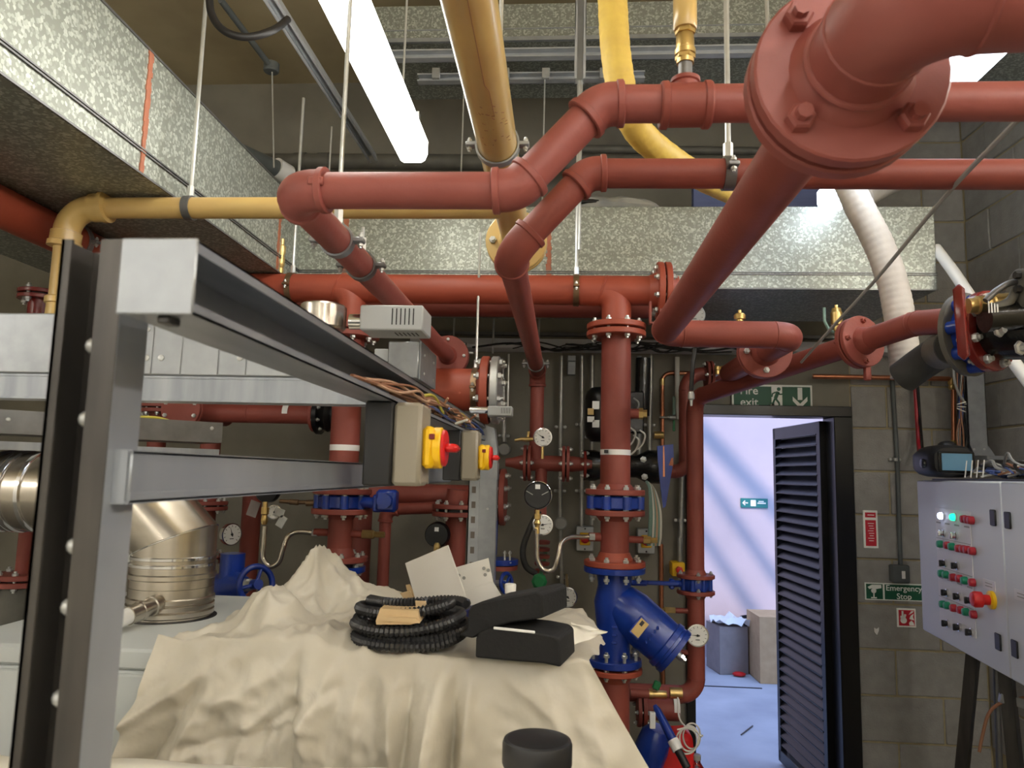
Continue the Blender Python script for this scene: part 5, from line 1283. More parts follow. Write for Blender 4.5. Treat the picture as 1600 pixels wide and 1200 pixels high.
def isolator(label, px, py, w=.088, h=.125):
    c = wp(px, py, 3.93); t = thing('isolator_switch', label, 'switch', c)
    MB().bx(c.x - w / 2, c.x + w / 2, 3.93, 4.0, c.z - h / 2, c.z + h / 2, .004).build('housing', 'grey_plastic', t)
    MB().bx(c.x - .027, c.x + .027, 3.922, 3.93, c.z - .032, c.z + .032, .004).build('handle_plate', 'yellow', t)
    q = MB(); q.lathe((c.x, 3.922, c.z), -Y_, [(0, .022), (.006, .022), (.008, .019)], 20); q.box((c.x, 3.908, c.z - .008), (.04, .014, .012), None, .003); q.build('rotary_handle', 'red_plastic', t)
    for s in (-1, 1): MB().lathe((c.x, 3.93, c.z + s * .052), -Y_, [(0, .005), (.002, .004)], 8).build('screw', 'mark', t)
isolator('grey wall isolator with red handle left of the central riser', 914, 842)
isolator('grey wall isolator with red handle right of the central riser', 1010, 846)
c = P(1061, 890, 3.9); t = thing('stop_button', 'yellow and red stop switch beside the doorway pipe', 'switch', c)
MB().bx(c.x - .035, c.x + .03, 3.9, 4.0, c.z - .035, c.z + .035, .004).build('housing', 'yellow', t); MB().lathe((c.x, 3.9, c.z), -Y_, [(0, .018), (.02, .018), (.022, .012)], 6).build('button', 'red_plastic', t)
MB().tube([P(1062, 840, 3.95), P(1062, 877, 3.95)], .011, 10).build('conduit', 'conduit', t)
# black actuator and wall valve beside riser
ac = thing('valve_actuator', 'black actuator with white and yellow labels at the left of the central riser', 'actuator', P(930, 650, 3.3))
c = P(930, 648, 3.3); q = MB(); q.lathe(c + V((.03, 0, -.12)), Z, [(0, .05), (.02, .07), (.05, .078), (.19, .078), (.22, .07), (.24, .05)], 24); q.build('housing', 'black_paint', ac)
for px, py, w_, h_, m_ in ((931, 633, .030, .035, 'white'), (923, 643, .026, .028, 'yellow_pipe'), (923, 655, .030, .024, 'white'), (931, 662, .03, .032, 'white'), (930, 644, .0, .0, 'white')):
    if w_: p = P(px, py, 3.215); MB().bx(p.x - w_ / 2, p.x + w_ / 2, 3.213, 3.224, p.z - h_ / 2, p.z + h_ / 2).build('label_sticker', m_, ac)
vb = thing('control_valve', 'black valve body behind the central riser with red flanges at both sides', 'valve', P(970, 728, 3.35))
a = P(912, 727, 3.35); e = P(1030, 737, 3.35); e.z = a.z
q = MB(); q.tube([a, a.lerp(e, .15), a.lerp(e, .3), a.lerp(e, .7), a.lerp(e, .85), e], [.07, .07, .05, .05, .075, .075], 20); q.build('valve_body', 'black_gloss', vb)
flange(vb, e + X * .012, X, .078, .013, 4, 'red_gloss', pair=False, br=.009)
for px, py in ((1005, 718), (1007, 745)): p = P(px, py, 3.2); MB().lathe(p, -Y_, [(0, .014), (.012, .014), (.016, .007)], 6).build('bolt', 'zinc', vb)
q = MB(); q.tube([P(1005, 560, 3.45), P(1003, 650, 3.45)], .035, 12); q.box(P(992, 645, 3.4), (.075, .08, .19), None, .006); q.build('housing', 'black_gloss', vb)
for k, (px, py) in enumerate(((990, 622), (990, 680), (1000, 672), (985, 668))):
    q = MB().tube(smooth([P(px, py, 3.3), P(px + 8, py + 8, 3.28), P(px + 4, py + 22, 3.3), P(px - 4, py + 30, 3.3)], 5), .004, 6); q.build('wire', 'wire_white' if k else 'wire_grey', vb)
# red branch loop left of the door
lp = thing('pipe_run', 'red pipe loop behind the doorway pipe leading to the black valve', 'pipe', P(1070, 660, 3.6))
a = P(1150, 585, 3.62); k1_ = P(1071, 592, 3.62); k1_.z = a.z; k2_ = V((k1_.x, 3.62, P(1071, 737, 3.62).z)); e = V((P(1036, 737, 3.62).x, 3.62, k2_.z))
welded(lp, [a, k1_, k2_, e], .033, .085, 'red')
flange(lp, P(1108, 588, 3.62), X, .075, .013, 4, 'red', br=.009)
for px in (1121, 1130): q = MB().lathe(P(px, 585, 3.5), Z, [(0, .012), (.02, .012), (.022, .015), (.036, .015), (.04, .01)], 10); q.build('vent_plug', 'brass', lp)
# copper pipes
cu = thing('copper_pipe', 'thin copper pipe dropping on the wall left of the doorway', 'pipe', wp(1035, 700, 3.85))
MB().tube(route([wp(1035, 720, 3.985), wp(1035, 583, 3.985), wp(1140, 583, 3.985)], .045, 6), .011, 12).build('pipe', 'copper', cu)
for py in (592, 640): p = wp(1035, py, 3.985); MB().cyl(p, p - Z * .035, .0135, 12).build('coupling', 'brass' if py == 592 else 'copper', cu)
q = MB(); p = wp(1031, 680, 3.98); q.cyl(p - X * .03, p + X * .02, .02, 12); q.build('brass_body', 'brass', cu)
cu2 = thing('copper_pipe', 'long copper pipe running above the exit sign to the right corner', 'pipe', wp(1380, 590, 3.93))
MB().tube(route([wp(1270, 588, 3.92), wp(1490, 592, 3.92), wp(1491, 705, 3.92)], .03, 5), .013, 12).build('pipe', 'copper', cu2)
for px, py in ((1487, 600), (1490, 697)): p = wp(px, py, 3.92); MB().lathe(p + Z * .03, -Z, [(0, .012), (.01, .018), (.03, .018), (.035, .014), (.05, .017), (.06, .012)], 12).build('brass_fitting', 'brass', cu2)
# white tube with green lever valve
lv = thing('lever_valve', 'small valve with pale green lever on a thin pipe beside the copper drop', 'valve', wp(1055, 652, 3.8))
q = MB().tube([wp(1030, 652, 3.97), wp(1045, 652, 3.97), wp(1046, 652, 3.97), wp(1062, 652, 3.97), wp(1063, 652, 3.97), wp(1078, 652, 3.97)], [.006, .006, .012, .012, .006, .006], 10); q.build('valve_body', 'zinc', lv)
q = MB(); q.box(wp(1053, 634, 3.94), (.016, .008, .10), None, .003); q.build('lever', 'hose_teal', lv); MB().box(wp(1053, 665, 3.94), (.012, .01, .06), None, .003).build('lower_handle', 'green', lv)
# blue lever handle plate
bl = thing('blue_lever', 'large blue lever handle with an orange sticker left of the doorway pipe', 'handle', P(1040, 790, 3.12))
slab('lever_plate', [(1027, 697), (1052, 694), (1053, 716), (1050, 735), (1040, 792), (1036, 794), (1032, 760), (1028, 720)], 3.12, (0, .012, 0), 'blue', bl)
slab('slot', [(1036, 697), (1038, 697), (1039, 745), (1036, 745)], 3.117, (0, .003, 0), 'copper', bl)
slab('sticker', [(1049, 716), (1052, 715), (1052, 728), (1045, 727)], 3.117, (0, .003, 0), 'sealant', bl)
# coils of hose hanging
hc = thing('hose_coil', 'coil of pale green and cream tubes hanging right of the central riser', 'hoses', P(1020, 800, 3.25))
for k, m_ in enumerate(('hose_teal', 'hose_teal', 'wire_white', 'hose_teal', 'wire_tan', 'hose_teal', 'wire_white')):
    MB().tube(smooth([P(1010 + k * 1.2, 752 + k, 3.2), P(1015 + k * 1.6, 765 + k, 3.18), P(1016 + k * 2.6, 800, 3.18), P(1014 + k * 3, 835, 3.2), P(1012 + k * 3, 852, 3.22)], 5), .0058, 8).build('tube', m_, hc)
t = thing('dark_pipe_drop', 'thin black cable gland and cable dropping in front of the red loop', 'cable', P(1085, 560, 2.6))
MB().tube([P(1086, 545, 2.6), P(1082, 570, 2.6), P(1080, 610, 2.6)], .008, 10).build('cable', 'wire_black', t); MB().lathe(P(1080, 612, 2.6), -Z, [(0, .009), (.01, .012), (.025, .012), (.03, .006), (.05, .004)], 10).build('gland', 'zinc', t)
# floor level cluster near the doorway
lc = thing('pipe_run', 'red horizontal pipe with brass solenoid fittings low beside the doorway', 'pipe', P(1020, 1090, 3.2))
a = P(985, 1083, 3.2); e = P(1014, 1082, 3.2); e.z = a.z; MB().cyl(a, e, .018, 16).build('pipe', 'red', lc)
a2 = e; e2 = P(1042, 1082, 3.2); e2.z = a.z; MB().tube([a2, a2.lerp(e2, .2), a2.lerp(e2, .21), a2.lerp(e2, .9), e2], [.02, .02, .016, .016, .012], 12).build('brass_valve', 'brass', lc)
c = P(1058, 1083, 3.2); MB().cyl(c - X * .03, c + X * .02, .022, 12).build('brass_body', 'brass', lc)
q = MB(); q.box(P(1026, 1071, 3.18), (.03, .02, .035), M.Rotation(.4, 3, 'Y'), .005); q.build('lever', 'green', lc)
t = thing('pipe_run', 'wide red pipe low on the wall under the brass solenoid fittings', 'pipe', P(1030, 1106, 3.3))
a = P(1006, 1107, 3.35); e = P(1060, 1106, 3.35); e.z = a.z; MB().cyl(a, e, .045, 24).build('pipe', 'red', t); flange(t, a - X * .01, X, .075, .016, 4, 'red', br=.009); tape(t, P(1056, 1106, 3.35), X, .045, .025)
bv = thing('butterfly_valve', 'blue lever valve leaning low beside the dust sheet edge', 'valve', P(1040, 1180, 3.1))
c = P(1018, 1170, 3.1); q = MB(); q.lathe(c, V((.3, -.2, 1)), [(-.14, .05), (-.1, .062), (0, .066), (.06, .06), (.09, .04)], 20); q.build('valve_body', 'blue', bv)
a = P(1023, 1102, 3.02); e = P(1052, 1158, 2.95); d = (e - a).normalized(); q = MB(); q.tube([a, a + d * .02, a.lerp(e, .5), e], [.008, .014, .016, .018], 12); q.build('lever', 'blue', bv)
MB().cyl(e - d * .005, e + d * .035, .021, 12).build('grip_band', 'white', bv); MB().cyl(e + d * .035, e + d * .10, .015, 12).build('grip', 'black', bv)
MB().bx(*[v for p_ in (P(1019, 1125, 3.0),) for v in (p_.x - .010, p_.x + .012, 2.99, 3.01, p_.z - .03, p_.z + .03)], .002).build('tag', 'white', bv)
rp = thing('pump_casing', 'red rounded pump casing on the floor beside the doorway pipe', 'pump', P(1065, 1195, 3.15))
rp.location.z = 0; LOC[rp.name] = V(rp.location); c = P(1064, 1180, 3.15)
q = MB(); q.box((c.x, 3.2, c.z - .22), (.15, .14, .60), M.Rotation(-.10, 3, 'Y'), .02); q.bx(c.x - .06, c.x + .06, 3.14, 3.26, 0, c.z - .4); q.build('casing', 'red_plastic', rp)
wl = thing('cable_coil', 'loose white cable hanging in loops below the brass solenoid', 'cable', P(1070, 1150, 3.1))
pts = [P(1059, 1090, 3.17), P(1061, 1120, 3.12), P(1072, 1136, 3.08), P(1090, 1143, 3.06)]
MB().tube(smooth(pts, 6), .0036, 6).build('cable', 'wire_white', wl)
rr = random.Random(9)
for k in range(3):
    cx_, cy_ = 1073 + 4 * k, 1158 - 4 * k; pts = [P(cx_ + 17 * math.cos(a_ / 10 * 6.283) * (1 - .1 * k), cy_ + 20 * math.sin(a_ / 10 * 6.283), 3.05 + .01 * k) for a_ in range(11)]
    MB().tube(smooth(pts, 4), .0034, 6).build('cable_loop', 'wire_white', wl)
MB().tube(smooth([P(1058, 1140, 3.05), P(1080, 1137, 3.05), P(1095, 1150, 3.06), P(1098, 1148, 3.06)], 5), .0034, 6).build('cable', 'wire_white', wl)
pb = thing('bottle', 'clear plastic bottle standing on the floor at the doorway edge', 'bottle', P(1088, 1200, 3.15)); c = P(1089, 1186, 3.15)
pb.location = (c.x, 3.15, 0); LOC[pb.name] = V(pb.location)
MB().lathe((c.x, 3.15, .0), Z, [(0, .03), (.004, .034), (c.z - .07, .034), (c.z - .03, .026), (c.z - .012, .014), (c.z, .013)], 20).build('bottle_body', 'glass', pb); MB().lathe((c.x, 3.15, c.z - .002), Z, [(0, .016), (.018, .016), (.02, .013)], 16).build('cap', 'wire_grey', pb)
t = thing('copper_pipe', 'brownish thin pipe down the wall between the strainer and the doorway pipe', 'pipe', wp(1034, 1060, 3.9)); MB().tube([wp(1033, 850, 3.987), wp(1034, 1000, 3.987), wp(1037, 1090, 3.987)], .012, 10).build('pipe', 'copper', t)
t = thing('impulse_pipe', 'thin steel pipe with fittings between the strainer and the doorway pipe', 'pipe', P(1040, 1020, 3.2))
MB().tube([P(1000, 1018, 3.0), P(1015, 1017, 3.1), P(1016, 1017, 3.1), P(1034, 1019, 3.2), P(1035, 1019, 3.2), P(1062, 1021, 3.35)], [.005, .005, .012, .012, .009, .009], 10).build('pipe', 'zinc', t)
# vents on top of pipes
def vent(label, px, py, Yv, h, m='brass', lever=None):
    c = P(px, py, Yv); t = thing('air_vent', label, 'vent', c); k = h / .1
    MB().lathe(c, Z, [(0, .008), (.022 * k, .008), (.024 * k, .012), (.04 * k, .012), (.045 * k, .019), (.085 * k, .020), (.088 * k, .017), (.1 * k, .015)], 16).build('vent_body', m, t)
    MB().lathe(c + Z * h, Z, [(0, .006), (.012, .006)], 10).build('nozzle', m, t)
    if lever: MB().tube([c + V((-.012, 0, .02 * k)), c + V((-.03, -.01, .025 * k)), c + V((-.045, -.01, .055 * k)), c + V((-.045, -.01, .1 * k))], .005, 8).build('lever', lever, t)
vent('brass air vent above the horizontal thick red pipe on the right', 1156, 506, 2.5, .035)
vent('brass air vent with grey green lever above the sloping red pipe flange', 1308, 528, 2.6, .105, 'brass', 'hose_teal')
t = thing('drain_valve', 'brass valve with green lever and wire standing on the header near the duct corner', 'valve', P(438, 428, YG))
MB().lathe(P(438, 427, YG), Z, [(0, .012), (.02, .012), (.022, .010), (.035, .015), (.06, .015), (.07, .012), (.085, .016), (.11, .016), (.115, .009), (.14, .009)], 12).build('valve_body', 'brass', t)
p = P(437, 402, YG); MB().box(p - X * .04 - Y_ * .02, (.075, .010, .018), None, .004).build('lever', 'green', t)
for k in range(3): MB().tube(smooth([P(437, 372, YG - .02), P(425 + 2 * k, 350 - 3 * k, YG - .03), P(410, 345 + 2 * k, YG - .03), P(402 + 3 * k, 362, YG - .03), P(414 + k, 380, YG - .03), P(425, 365 - 3 * k, YG - .03)], 5), .0022, 6).build('wire_loop', 'wire_white', t)
c = P(1027, 492, 2.72); t = thing('bracket', 'small red bracket below the header end flange', 'bracket', c)
q = MB(); q.bx(c.x - .03, c.x - .022, 2.71, 2.74, c.z - .03, c.z + .05); q.bx(c.x + .008, c.x + .016, 2.71, 2.74, c.z - .03, c.z + .05); q.bx(c.x - .03, c.x + .016, 2.71, 2.74, c.z - .034, c.z - .028); q.build('bracket_body', 'red', t)
needle_gauge('pressure_gauge', 'grey round gauge showing above the horizontal thick pipe', P(1085, 492, 2.75), .038, (0, -1, 0), 1, face='wire_grey', case='galv_dark')
# ================================================================ right side: signs, control panel, valve, hoses
def text(name, s, parent, c, size, m, ux, uz, nrm, bold=0.0):
    cu = bpy.data.curves.new(name, 'FONT'); cu.body = s; cu.size = size; cu.align_x = 'CENTER'; cu.align_y = 'CENTER'; cu.extrude = .0008; cu.offset = bold; cu.resolution_u = 3
    tmp = bpy.data.objects.new('tmp_text', cu); COL.objects.link(tmp)
    me = bpy.data.meshes.new_from_object(tmp.evaluated_get(bpy.context.evaluated_depsgraph_get())); bpy.data.objects.remove(tmp); bpy.data.curves.remove(cu)
    me.materials.clear(); me.materials.append(MT[m]); me.name = name
    Mx = M((V(ux), V(uz), V(nrm))).transposed().to_4x4(); Mx.translation = V(c)
    return inst(me, name, parent, Mx)
def plane_shape(name, parent, o, ux, uz, nrm, polys, m, t=.0012):
    q = MB(); ux, uz, nrm, o = V(ux), V(uz), V(nrm), V(o)
    for pl in polys: q.prism([o + ux * u + uz * v_ for u, v_ in pl], nrm * t)
    return q.build(name, m, parent)
def circ(cx, cy, r, n=14): return [(cx + r * math.cos(2 * math.pi * i / n), cy + r * math.sin(2 * math.pi * i / n)) for i in range(n)]
def line(x0, y0, x1, y1, w):
    d = math.hypot(x1 - x0, y1 - y0); nx, ny = -(y1 - y0) / d * w / 2, (x1 - x0) / d * w / 2
    return [(x0 + nx, y0 + ny), (x1 + nx, y1 + ny), (x1 - nx, y1 - ny), (x0 - nx, y0 - ny)]
# fire exit sign
S0 = 3.985; a = P(1143, 600, S0); e = P(1270, 643, S0); c = V(((a.x + e.x) / 2, S0, (a.z + e.z) / 2)); W_, H_ = e.x - a.x, a.z - e.z
sg = thing('exit_sign', 'green and white exit sign with running man and down arrow over the doorway', 'sign', c)
MB().box(c + Y_ * .004, (W_, .008, H_), None, .002).build('sign_plate', 'sign_white', sg)
g_ = c - Y_ * .0008
NX, UX, UZ = V((0, -1, 0)), V((1, 0, 0)), V((0, 0, 1))
w2, h2_ = W_ / 2 - .011, H_ / 2 - .011
plane_shape('green_field', sg, g_, UX, UZ, NX, [[(-w2, -h2_), (w2, -h2_), (w2, h2_), (-w2, h2_)]], 'sign_green')
g2 = g_ - Y_ * .0014
text('lettering', 'Fire\nexit', sg, g2 + V((-W_ * .285, 0, .004)), .062, 'sign_white', UX, UZ, NX, .0006)
px_ = -.005
plane_shape('door_pictogram', sg, g2, UX, UZ, NX, [[(px_ + .002, -.062), (px_ + .058, -.062), (px_ + .058, .062), (px_ + .002, .062)], [(px_ - .012, -.062), (px_ + .004, -.062), (px_ + .02, -.03), (px_ + .003, -.028)]], 'sign_white')
plane_shape('running_man', sg, g2 - Y_ * .0014, UX, UZ, NX, [circ(px_ + .040, .046, .010), line(px_ + .036, .032, px_ + .022, -.004, .018), line(px_ + .024, .030, px_ + .006, .020, .007), line(px_ + .007, .022, px_ + .004, .004, .007), line(px_ + .036, .030, px_ + .046, .016, .007), line(px_ + .046, .018, px_ + .060, .020, .007), line(px_ + .022, -.004, px_ + .040, -.028, .010), line(px_ + .040, -.026, px_ + .044, -.052, .009), line(px_ + .020, -.004, px_ + .010, -.028, .010), line(px_ + .012, -.030, px_ - .012, -.030, .008)], 'sign_green')
ax_ = W_ * .345
plane_shape('arrow', sg, g2, UX, UZ, NX, [[(ax_ - .012, .055), (ax_ + .012, .055), (ax_ + .012, -.01), (ax_ - .012, -.01)], [(ax_ - .038, .008), (ax_ - .038, -.016), (ax_, -.056), (ax_ + .038, -.016), (ax_ + .038, .008), (ax_, -.030)]], 'sign_white')
def wall_sign(name, label, pa, pb, Yv, m='sign_white'):
    a = P(*pa, Yv); e = P(*pb, Yv); c = V(((a.x + e.x) / 2, Yv, (a.z + e.z) / 2)); t = thing(name, label, 'sign', c)
    MB().box(c + Y_ * .003, (e.x - a.x, .006, a.z - e.z), None, .0015).build('sign_plate', m, t); return t, c, e.x - a.x, a.z - e.z
WS = 3.984
# red notice
t, c, W_, H_ = wall_sign('notice_sign', 'narrow red fire notice with white border on the block wall', (1348, 797), (1373, 857), WS)
o = c - Y_ * .0006
plane_shape('red_field', t, o, UX, UZ, NX, [[(-W_ * .36, -H_ * .44), (W_ * .36, -H_ * .44), (W_ * .36, H_ * .24), (-W_ * .36, H_ * .24)], [(-W_ * .36, H_ * .31), (W_ * .36, H_ * .31), (W_ * .36, H_ * .44), (-W_ * .36, H_ * .44)]], 'sign_red')
for pl in [[(-W_ * .2 + .004 * (k % 3), H_ * (.16 - .065 * k)), (W_ * (.22 - .05 * (k % 2)), H_ * (.16 - .065 * k)), (W_ * (.22 - .05 * (k % 2)), H_ * (.145 - .065 * k)), (-W_ * .2 + .004 * (k % 3), H_ * (.145 - .065 * k))] for k in range(8)] + [line(-W_ * .2, H_ * .375, W_ * .25, H_ * .375, .004)]:
    plane_shape('print_line', t, o - Y_ * .0014, UX, UZ, NX, [pl], 'sign_white', .0006)
# emergency stop sign
t, c, W_, H_ = wall_sign('emergency_sign', 'green Emergency Stop sign with a pressing hand under the switch box', (1351, 910), (1460, 941), WS)
o = c - Y_ * .0006; sq = H_ * .43; lx = -W_ / 2 + .006
plane_shape('green_field', t, o, UX, UZ, NX, [[(lx, -sq), (lx + .082, -sq), (lx + .082, sq), (lx, sq)], [(lx + .092, -sq), (W_ / 2 - .005, -sq), (W_ / 2 - .005, sq), (lx + .092, sq)]], 'sign_green')
o2 = o - Y_ * .0014; hx = lx + .041
plane_shape('hand_pictogram', t, o2, UX, UZ, NX, [[(hx - .034, .022), (hx - .012, .034), (hx + .034, .034), (hx + .034, .018), (hx + .006, .012), (hx - .010, .016), (hx - .026, .012)], circ(hx - .004, .004, .013), [(hx - .007, -.03), (hx - .001, -.03), (hx - .001, .002), (hx - .007, .002)], [(hx - .018, -.034), (hx + .010, -.034), (hx + .010, -.028), (hx - .018, -.028)]], 'sign_white')
tx_ = lx + .092 + (1434 - 1379) / F * WS / 2
text('lettering', 'Emergency\nStop', t, o2 + V((tx_ - .001, 0, -.001)), .0405, 'sign_white', UX, UZ, NX, .0003)
# fire call point sign
t, c, W_, H_ = wall_sign('call_point_sign', 'small red fire alarm sign with hand and flames below the green sign', (1401, 950), (1432, 981), WS)
o = c - Y_ * .0006; s = W_ * .41
plane_shape('red_field', t, o, UX, UZ, NX, [[(-s, -s), (s, -s), (s, s), (-s, s)]], 'sign_red')
plane_shape('hand_and_flames', t, o - Y_ * .0014, UX, UZ, NX, [circ(-.016, -.012, .016), line(-.020, -.002, -.020, .034, .009), line(-.012, .0, -.006, .018, .010), line(-.028, -.002, -.028, .010, .006), [(.012, -.036), (.036, -.036), (.032, -.022), (.022, -.012), (.010, -.024)], [(.012, -.004), (.020, .012), (.034, .022), (.030, .006), (.036, -.010), (.022, -.008)], [(.010, .016), (.022, .034), (.036, .036), (.028, .026)]], 'sign_white')
# conduit with switch box
cd = conduit('dark conduit running down the block wall to the grey switch box', [(1394, 590), (1402, 720), (1407, 886)], .011, saddles=((1399, 718),), m='grey_pipe', Yv=3.975)
c = P(1408, 897, 3.95); t = thing('wall_switch', 'grey metal switch box at the bottom of the dark conduit', 'switch', c)
MB().bx(c.x - .044, c.x + .044, 3.95, 3.992, c.z - .044, c.z + .044, .005).build('box', 'grey_pipe', t); MB().bx(c.x - .041, c.x + .041, 3.944, 3.95, c.z - .041, c.z + .041, .002).build('face_plate', 'grey_pipe', t); MB().bx(c.x - .0, c.x + .017, 3.940, 3.944, c.z - .022, c.z + .016, .001).build('rocker', 'white', t)
c = P(1370, 986, 3.985); q = MB(); q.prism([c + V((u, 0, v_)) for u, v_ in ((-.012, .016), (0, .010), (.012, .018), (.010, 0), (0, -.02), (-.012, -.004))], (0, .003, 0)); solo(q, 'paper_scrap', 'white', 'torn scrap of white paper stuck on a block below the green sign', 'paper')
# ---------------------------------------------------------------- control panel
u0 = P(1432, 750, 3.30); pd = V((-.115, -1, 0)).normalized()       # along the door, towards the viewer
pn = V((-pd.y, pd.x, 0)); pn = pn if pn.x < 0 else -pn
zt_, zb_ = u0.z, P(1438, 985, 3.30).z
PW = 1.25; PH = zt_ - zb_
RP = M((pd, Z.cross(pd), Z)).transposed()
def pt(u, v_, n=0.0): return V((u0.x, u0.y, zt_)) + pd * u - Z * v_ + pn * n
def ray_panel(px, py, n=0.0):
    d_ = R3 @ V(((px - 800) / F, (600 - py) / F, -1)); o_ = pt(0, 0, n); t_ = (o_ - EYE).dot(pn) / d_.dot(pn); q_ = EYE + d_ * t_
    return q_
def uv(px, py, n=0.0):
    q_ = ray_panel(px, py, n) - V((u0.x, u0.y, zt_)); return q_.dot(pd), -q_.z
def pbox(u0_, u1_, v0, v1, n0, n1, bev=0):
    q = MB(); q.box((pt(u0_, v0, n0) + pt(u1_, v1, n1)) / 2, (abs(u1_ - u0_), abs(n1 - n0), abs(v1 - v0)), RP, bev); return q
cpn = thing('control_cabinet', 'light grey control panel with rows of buttons on a strut stand at right', 'panel', pt(.6, PH, -.15))
pbox(0, PW, 0, PH, -.28, -.022, .004).build('enclosure', 'panel', cpn)
ud = uv(1563, 760)[0]
d1 = pbox(.002, ud - .002, .003, PH - .003, -.02, 0, .004).build('door', 'panel', cpn)
d2 = pbox(ud + .002, PW - .002, .003, PH - .003, -.02, 0, .004).build('door', 'panel', cpn)
for dr, pts in ((d1, ((1553, 809), (1561, 1003))), (d2, ((1576, 813), (1587, 1014)))):
    for px, py in pts:
        u, v_ = uv(px, py); pbox(u - .020, u + .020, v_ - .027, v_ + .027, 0, .006, .004).build('lock', 'black', dr)
ua, va = uv(1462, 795); ub, vb_ = uv(1526, 998)
mp = pbox(ua, ub, va - .004, vb_, 0, .0025).build('fascia_plate', 'plate', cpn)
rows_ = ([(1468, 806, 'pilot'), (1487, 808, 'pgreen'), (1503, 811, 'r'), (1509, 812, 'r'), (1514, 813, 'r')],
    [(1470, 833, 'k'), (1489, 837, 'k')],
    [(1466, 850, 'g'), (1477, 852, 'r'), (1484, 854, 'g'), (1495, 857, 'r'), (1502, 858, 'r'), (1508, 859, 'r'), (1516, 861, 'r')],
    [(1472, 880, 'K'), (1491, 884, 'K')],
    [(1468, 896, 'g'), (1475, 898, 'g'), (1486, 902, 'r'), (1496, 904, 'r'), (1504, 907, 'g'), (1516, 910, 'r')],
    [(1475, 926, 'K'), (1494, 932, 'K'), (1512, 938, 'K')],
    [(1470, 944, 'g'), (1477, 946, 'g'), (1487, 950, 'r'), (1498, 953, 'r'), (1506, 956, 'g'), (1518, 960, 'r')],
    [(1476, 974, 'K'), (1494, 980, 'K'), (1513, 988, 'K')])
for row in rows_:
    for px, py, k in row:
        n_ = .016; u, v_ = uv(px, py, n_); c = pt(u, v_, .0025)
        if k in 'rg':
            MB().lathe(c, pn, [(0, .0145), (.010, .0145), (.018, .0125), (.0195, .009)], 16).build('push_button', 'red_button' if k == 'r' else 'green_button', cpn)
        elif k in 'kK':
            kb = MB().lathe(c, pn, [(0, .0155), (.007, .015), (.009, .012)], 20).build('selector_ring', 'chrome', cpn)
            q = MB(); q.lathe(c + pn * .009, pn, [(0, .0115), (.010, .011)], 16); q.box(c + pn * .019, (.007, .012, .024), RP, .002); q.build('selector_knob', 'chrome' if k == 'k' else 'black', kb)
        else:
            kb = MB().lathe(c, pn, [(0, .016), (.006, .0155)], 20).build('lamp_ring', 'chrome', cpn)
            MB().lathe(c + pn * .005, pn, [(0, .0135), (.008, .0135), (.014, .010), (.016, .004)], 16).build('pilot_lamp', 'lamp_pilot' if k == 'pilot' else 'lamp_green', kb)
for k, (p0_, p1_) in enumerate((((1464, 843), (1521, 848)), ((1466, 889), (1523, 897)), ((1468, 935), (1525, 948)))):
    ua_, va_ = uv(*p0_); ub_, vb2 = uv(*p1_); pbox(ua + .004, ub - .004, (va_ + vb2) / 2 - .001, (va_ + vb2) / 2 + .001, .0025, .0032).build('engraved_line', 'mark' if False else 'wire_grey', mp)
for k in range(12):
    rk = random.Random(k); u = ua + .03 + (ub - ua - .06) * (k % 4) / 3; v_ = va + (.052, .095, .185, .29)[k // 4 if k // 4 < 4 else 0] + .04 * (k // 4)
    pbox(u - .022, u + .022, v_ - .003, v_ + .003, .0025, .0031).build('engraved_label', 'wire_grey', mp)
u, v_ = uv(1536, 937, .03)
es = MB().lathe(pt(u, v_, 0), pn, [(0, .030), (.010, .030), (.012, .026)], 28).build('stop_collar', 'yellow', cpn)
MB().lathe(pt(u, v_, .012), pn, [(0, .017), (.020, .017), (.024, .026), (.044, .027), (.052, .022), (.055, .010)], 28).build('stop_button', 'red_plastic', es)
for px, py, m_ in ((1546, 914, 'plate'), (1597, 931, 'plate')):
    u, v_ = uv(px, py); lbp = pbox(u - .045, u + .045, v_ - .016, v_ + .016, 0, .002).build('label_plate', m_, cpn)
    q = MB()
    for k in range(2): q.box(pt(u, v_ - .005 + .010 * k, .0025), (.05, .001, .003), RP)
    q.build('engraving', 'wire_grey', lbp)
# stand
for (ta_, ba_, lab) in (((.06, PH - .02), (-.06, None), ''), ((.30, PH - .02), (.27, None), ''), ((PW - .1, PH - .02), (PW - .05, None), '')):
    t_ = pt(ta_[0], ta_[1], -.20); bq = pt(ba_[0], 0, -.10 if ta_[0] < .2 else -.26); bq.z = .01; d = (bq - t_); R_ = frame((0, 0, 0), d).to_3x3(); L_ = d.length
    q = MB(); c = (t_ + bq) / 2
    q.box(c, (.041, .003, L_), R_)
    for s_ in (-1, 1): q.box(c + R_ @ V((s_ * .019, .02, 0)), (.003, .041, L_), R_); q.box(c + R_ @ V((s_ * .014, .041, 0)), (.011, .003, L_), R_)
    q.build('stand_leg', 'strut_dark', cpn)
q = MB(); q.box(pt(PW / 2, PH - .05, -.30), (PW, .041, .041), RP); q.build('stand_rail', 'strut_dark', cpn)
q = MB(); q.box(pt(PW / 2, -.004, -.16), (PW * .99, .20, .008), RP); q.build('gland_plate', 'black', cpn)
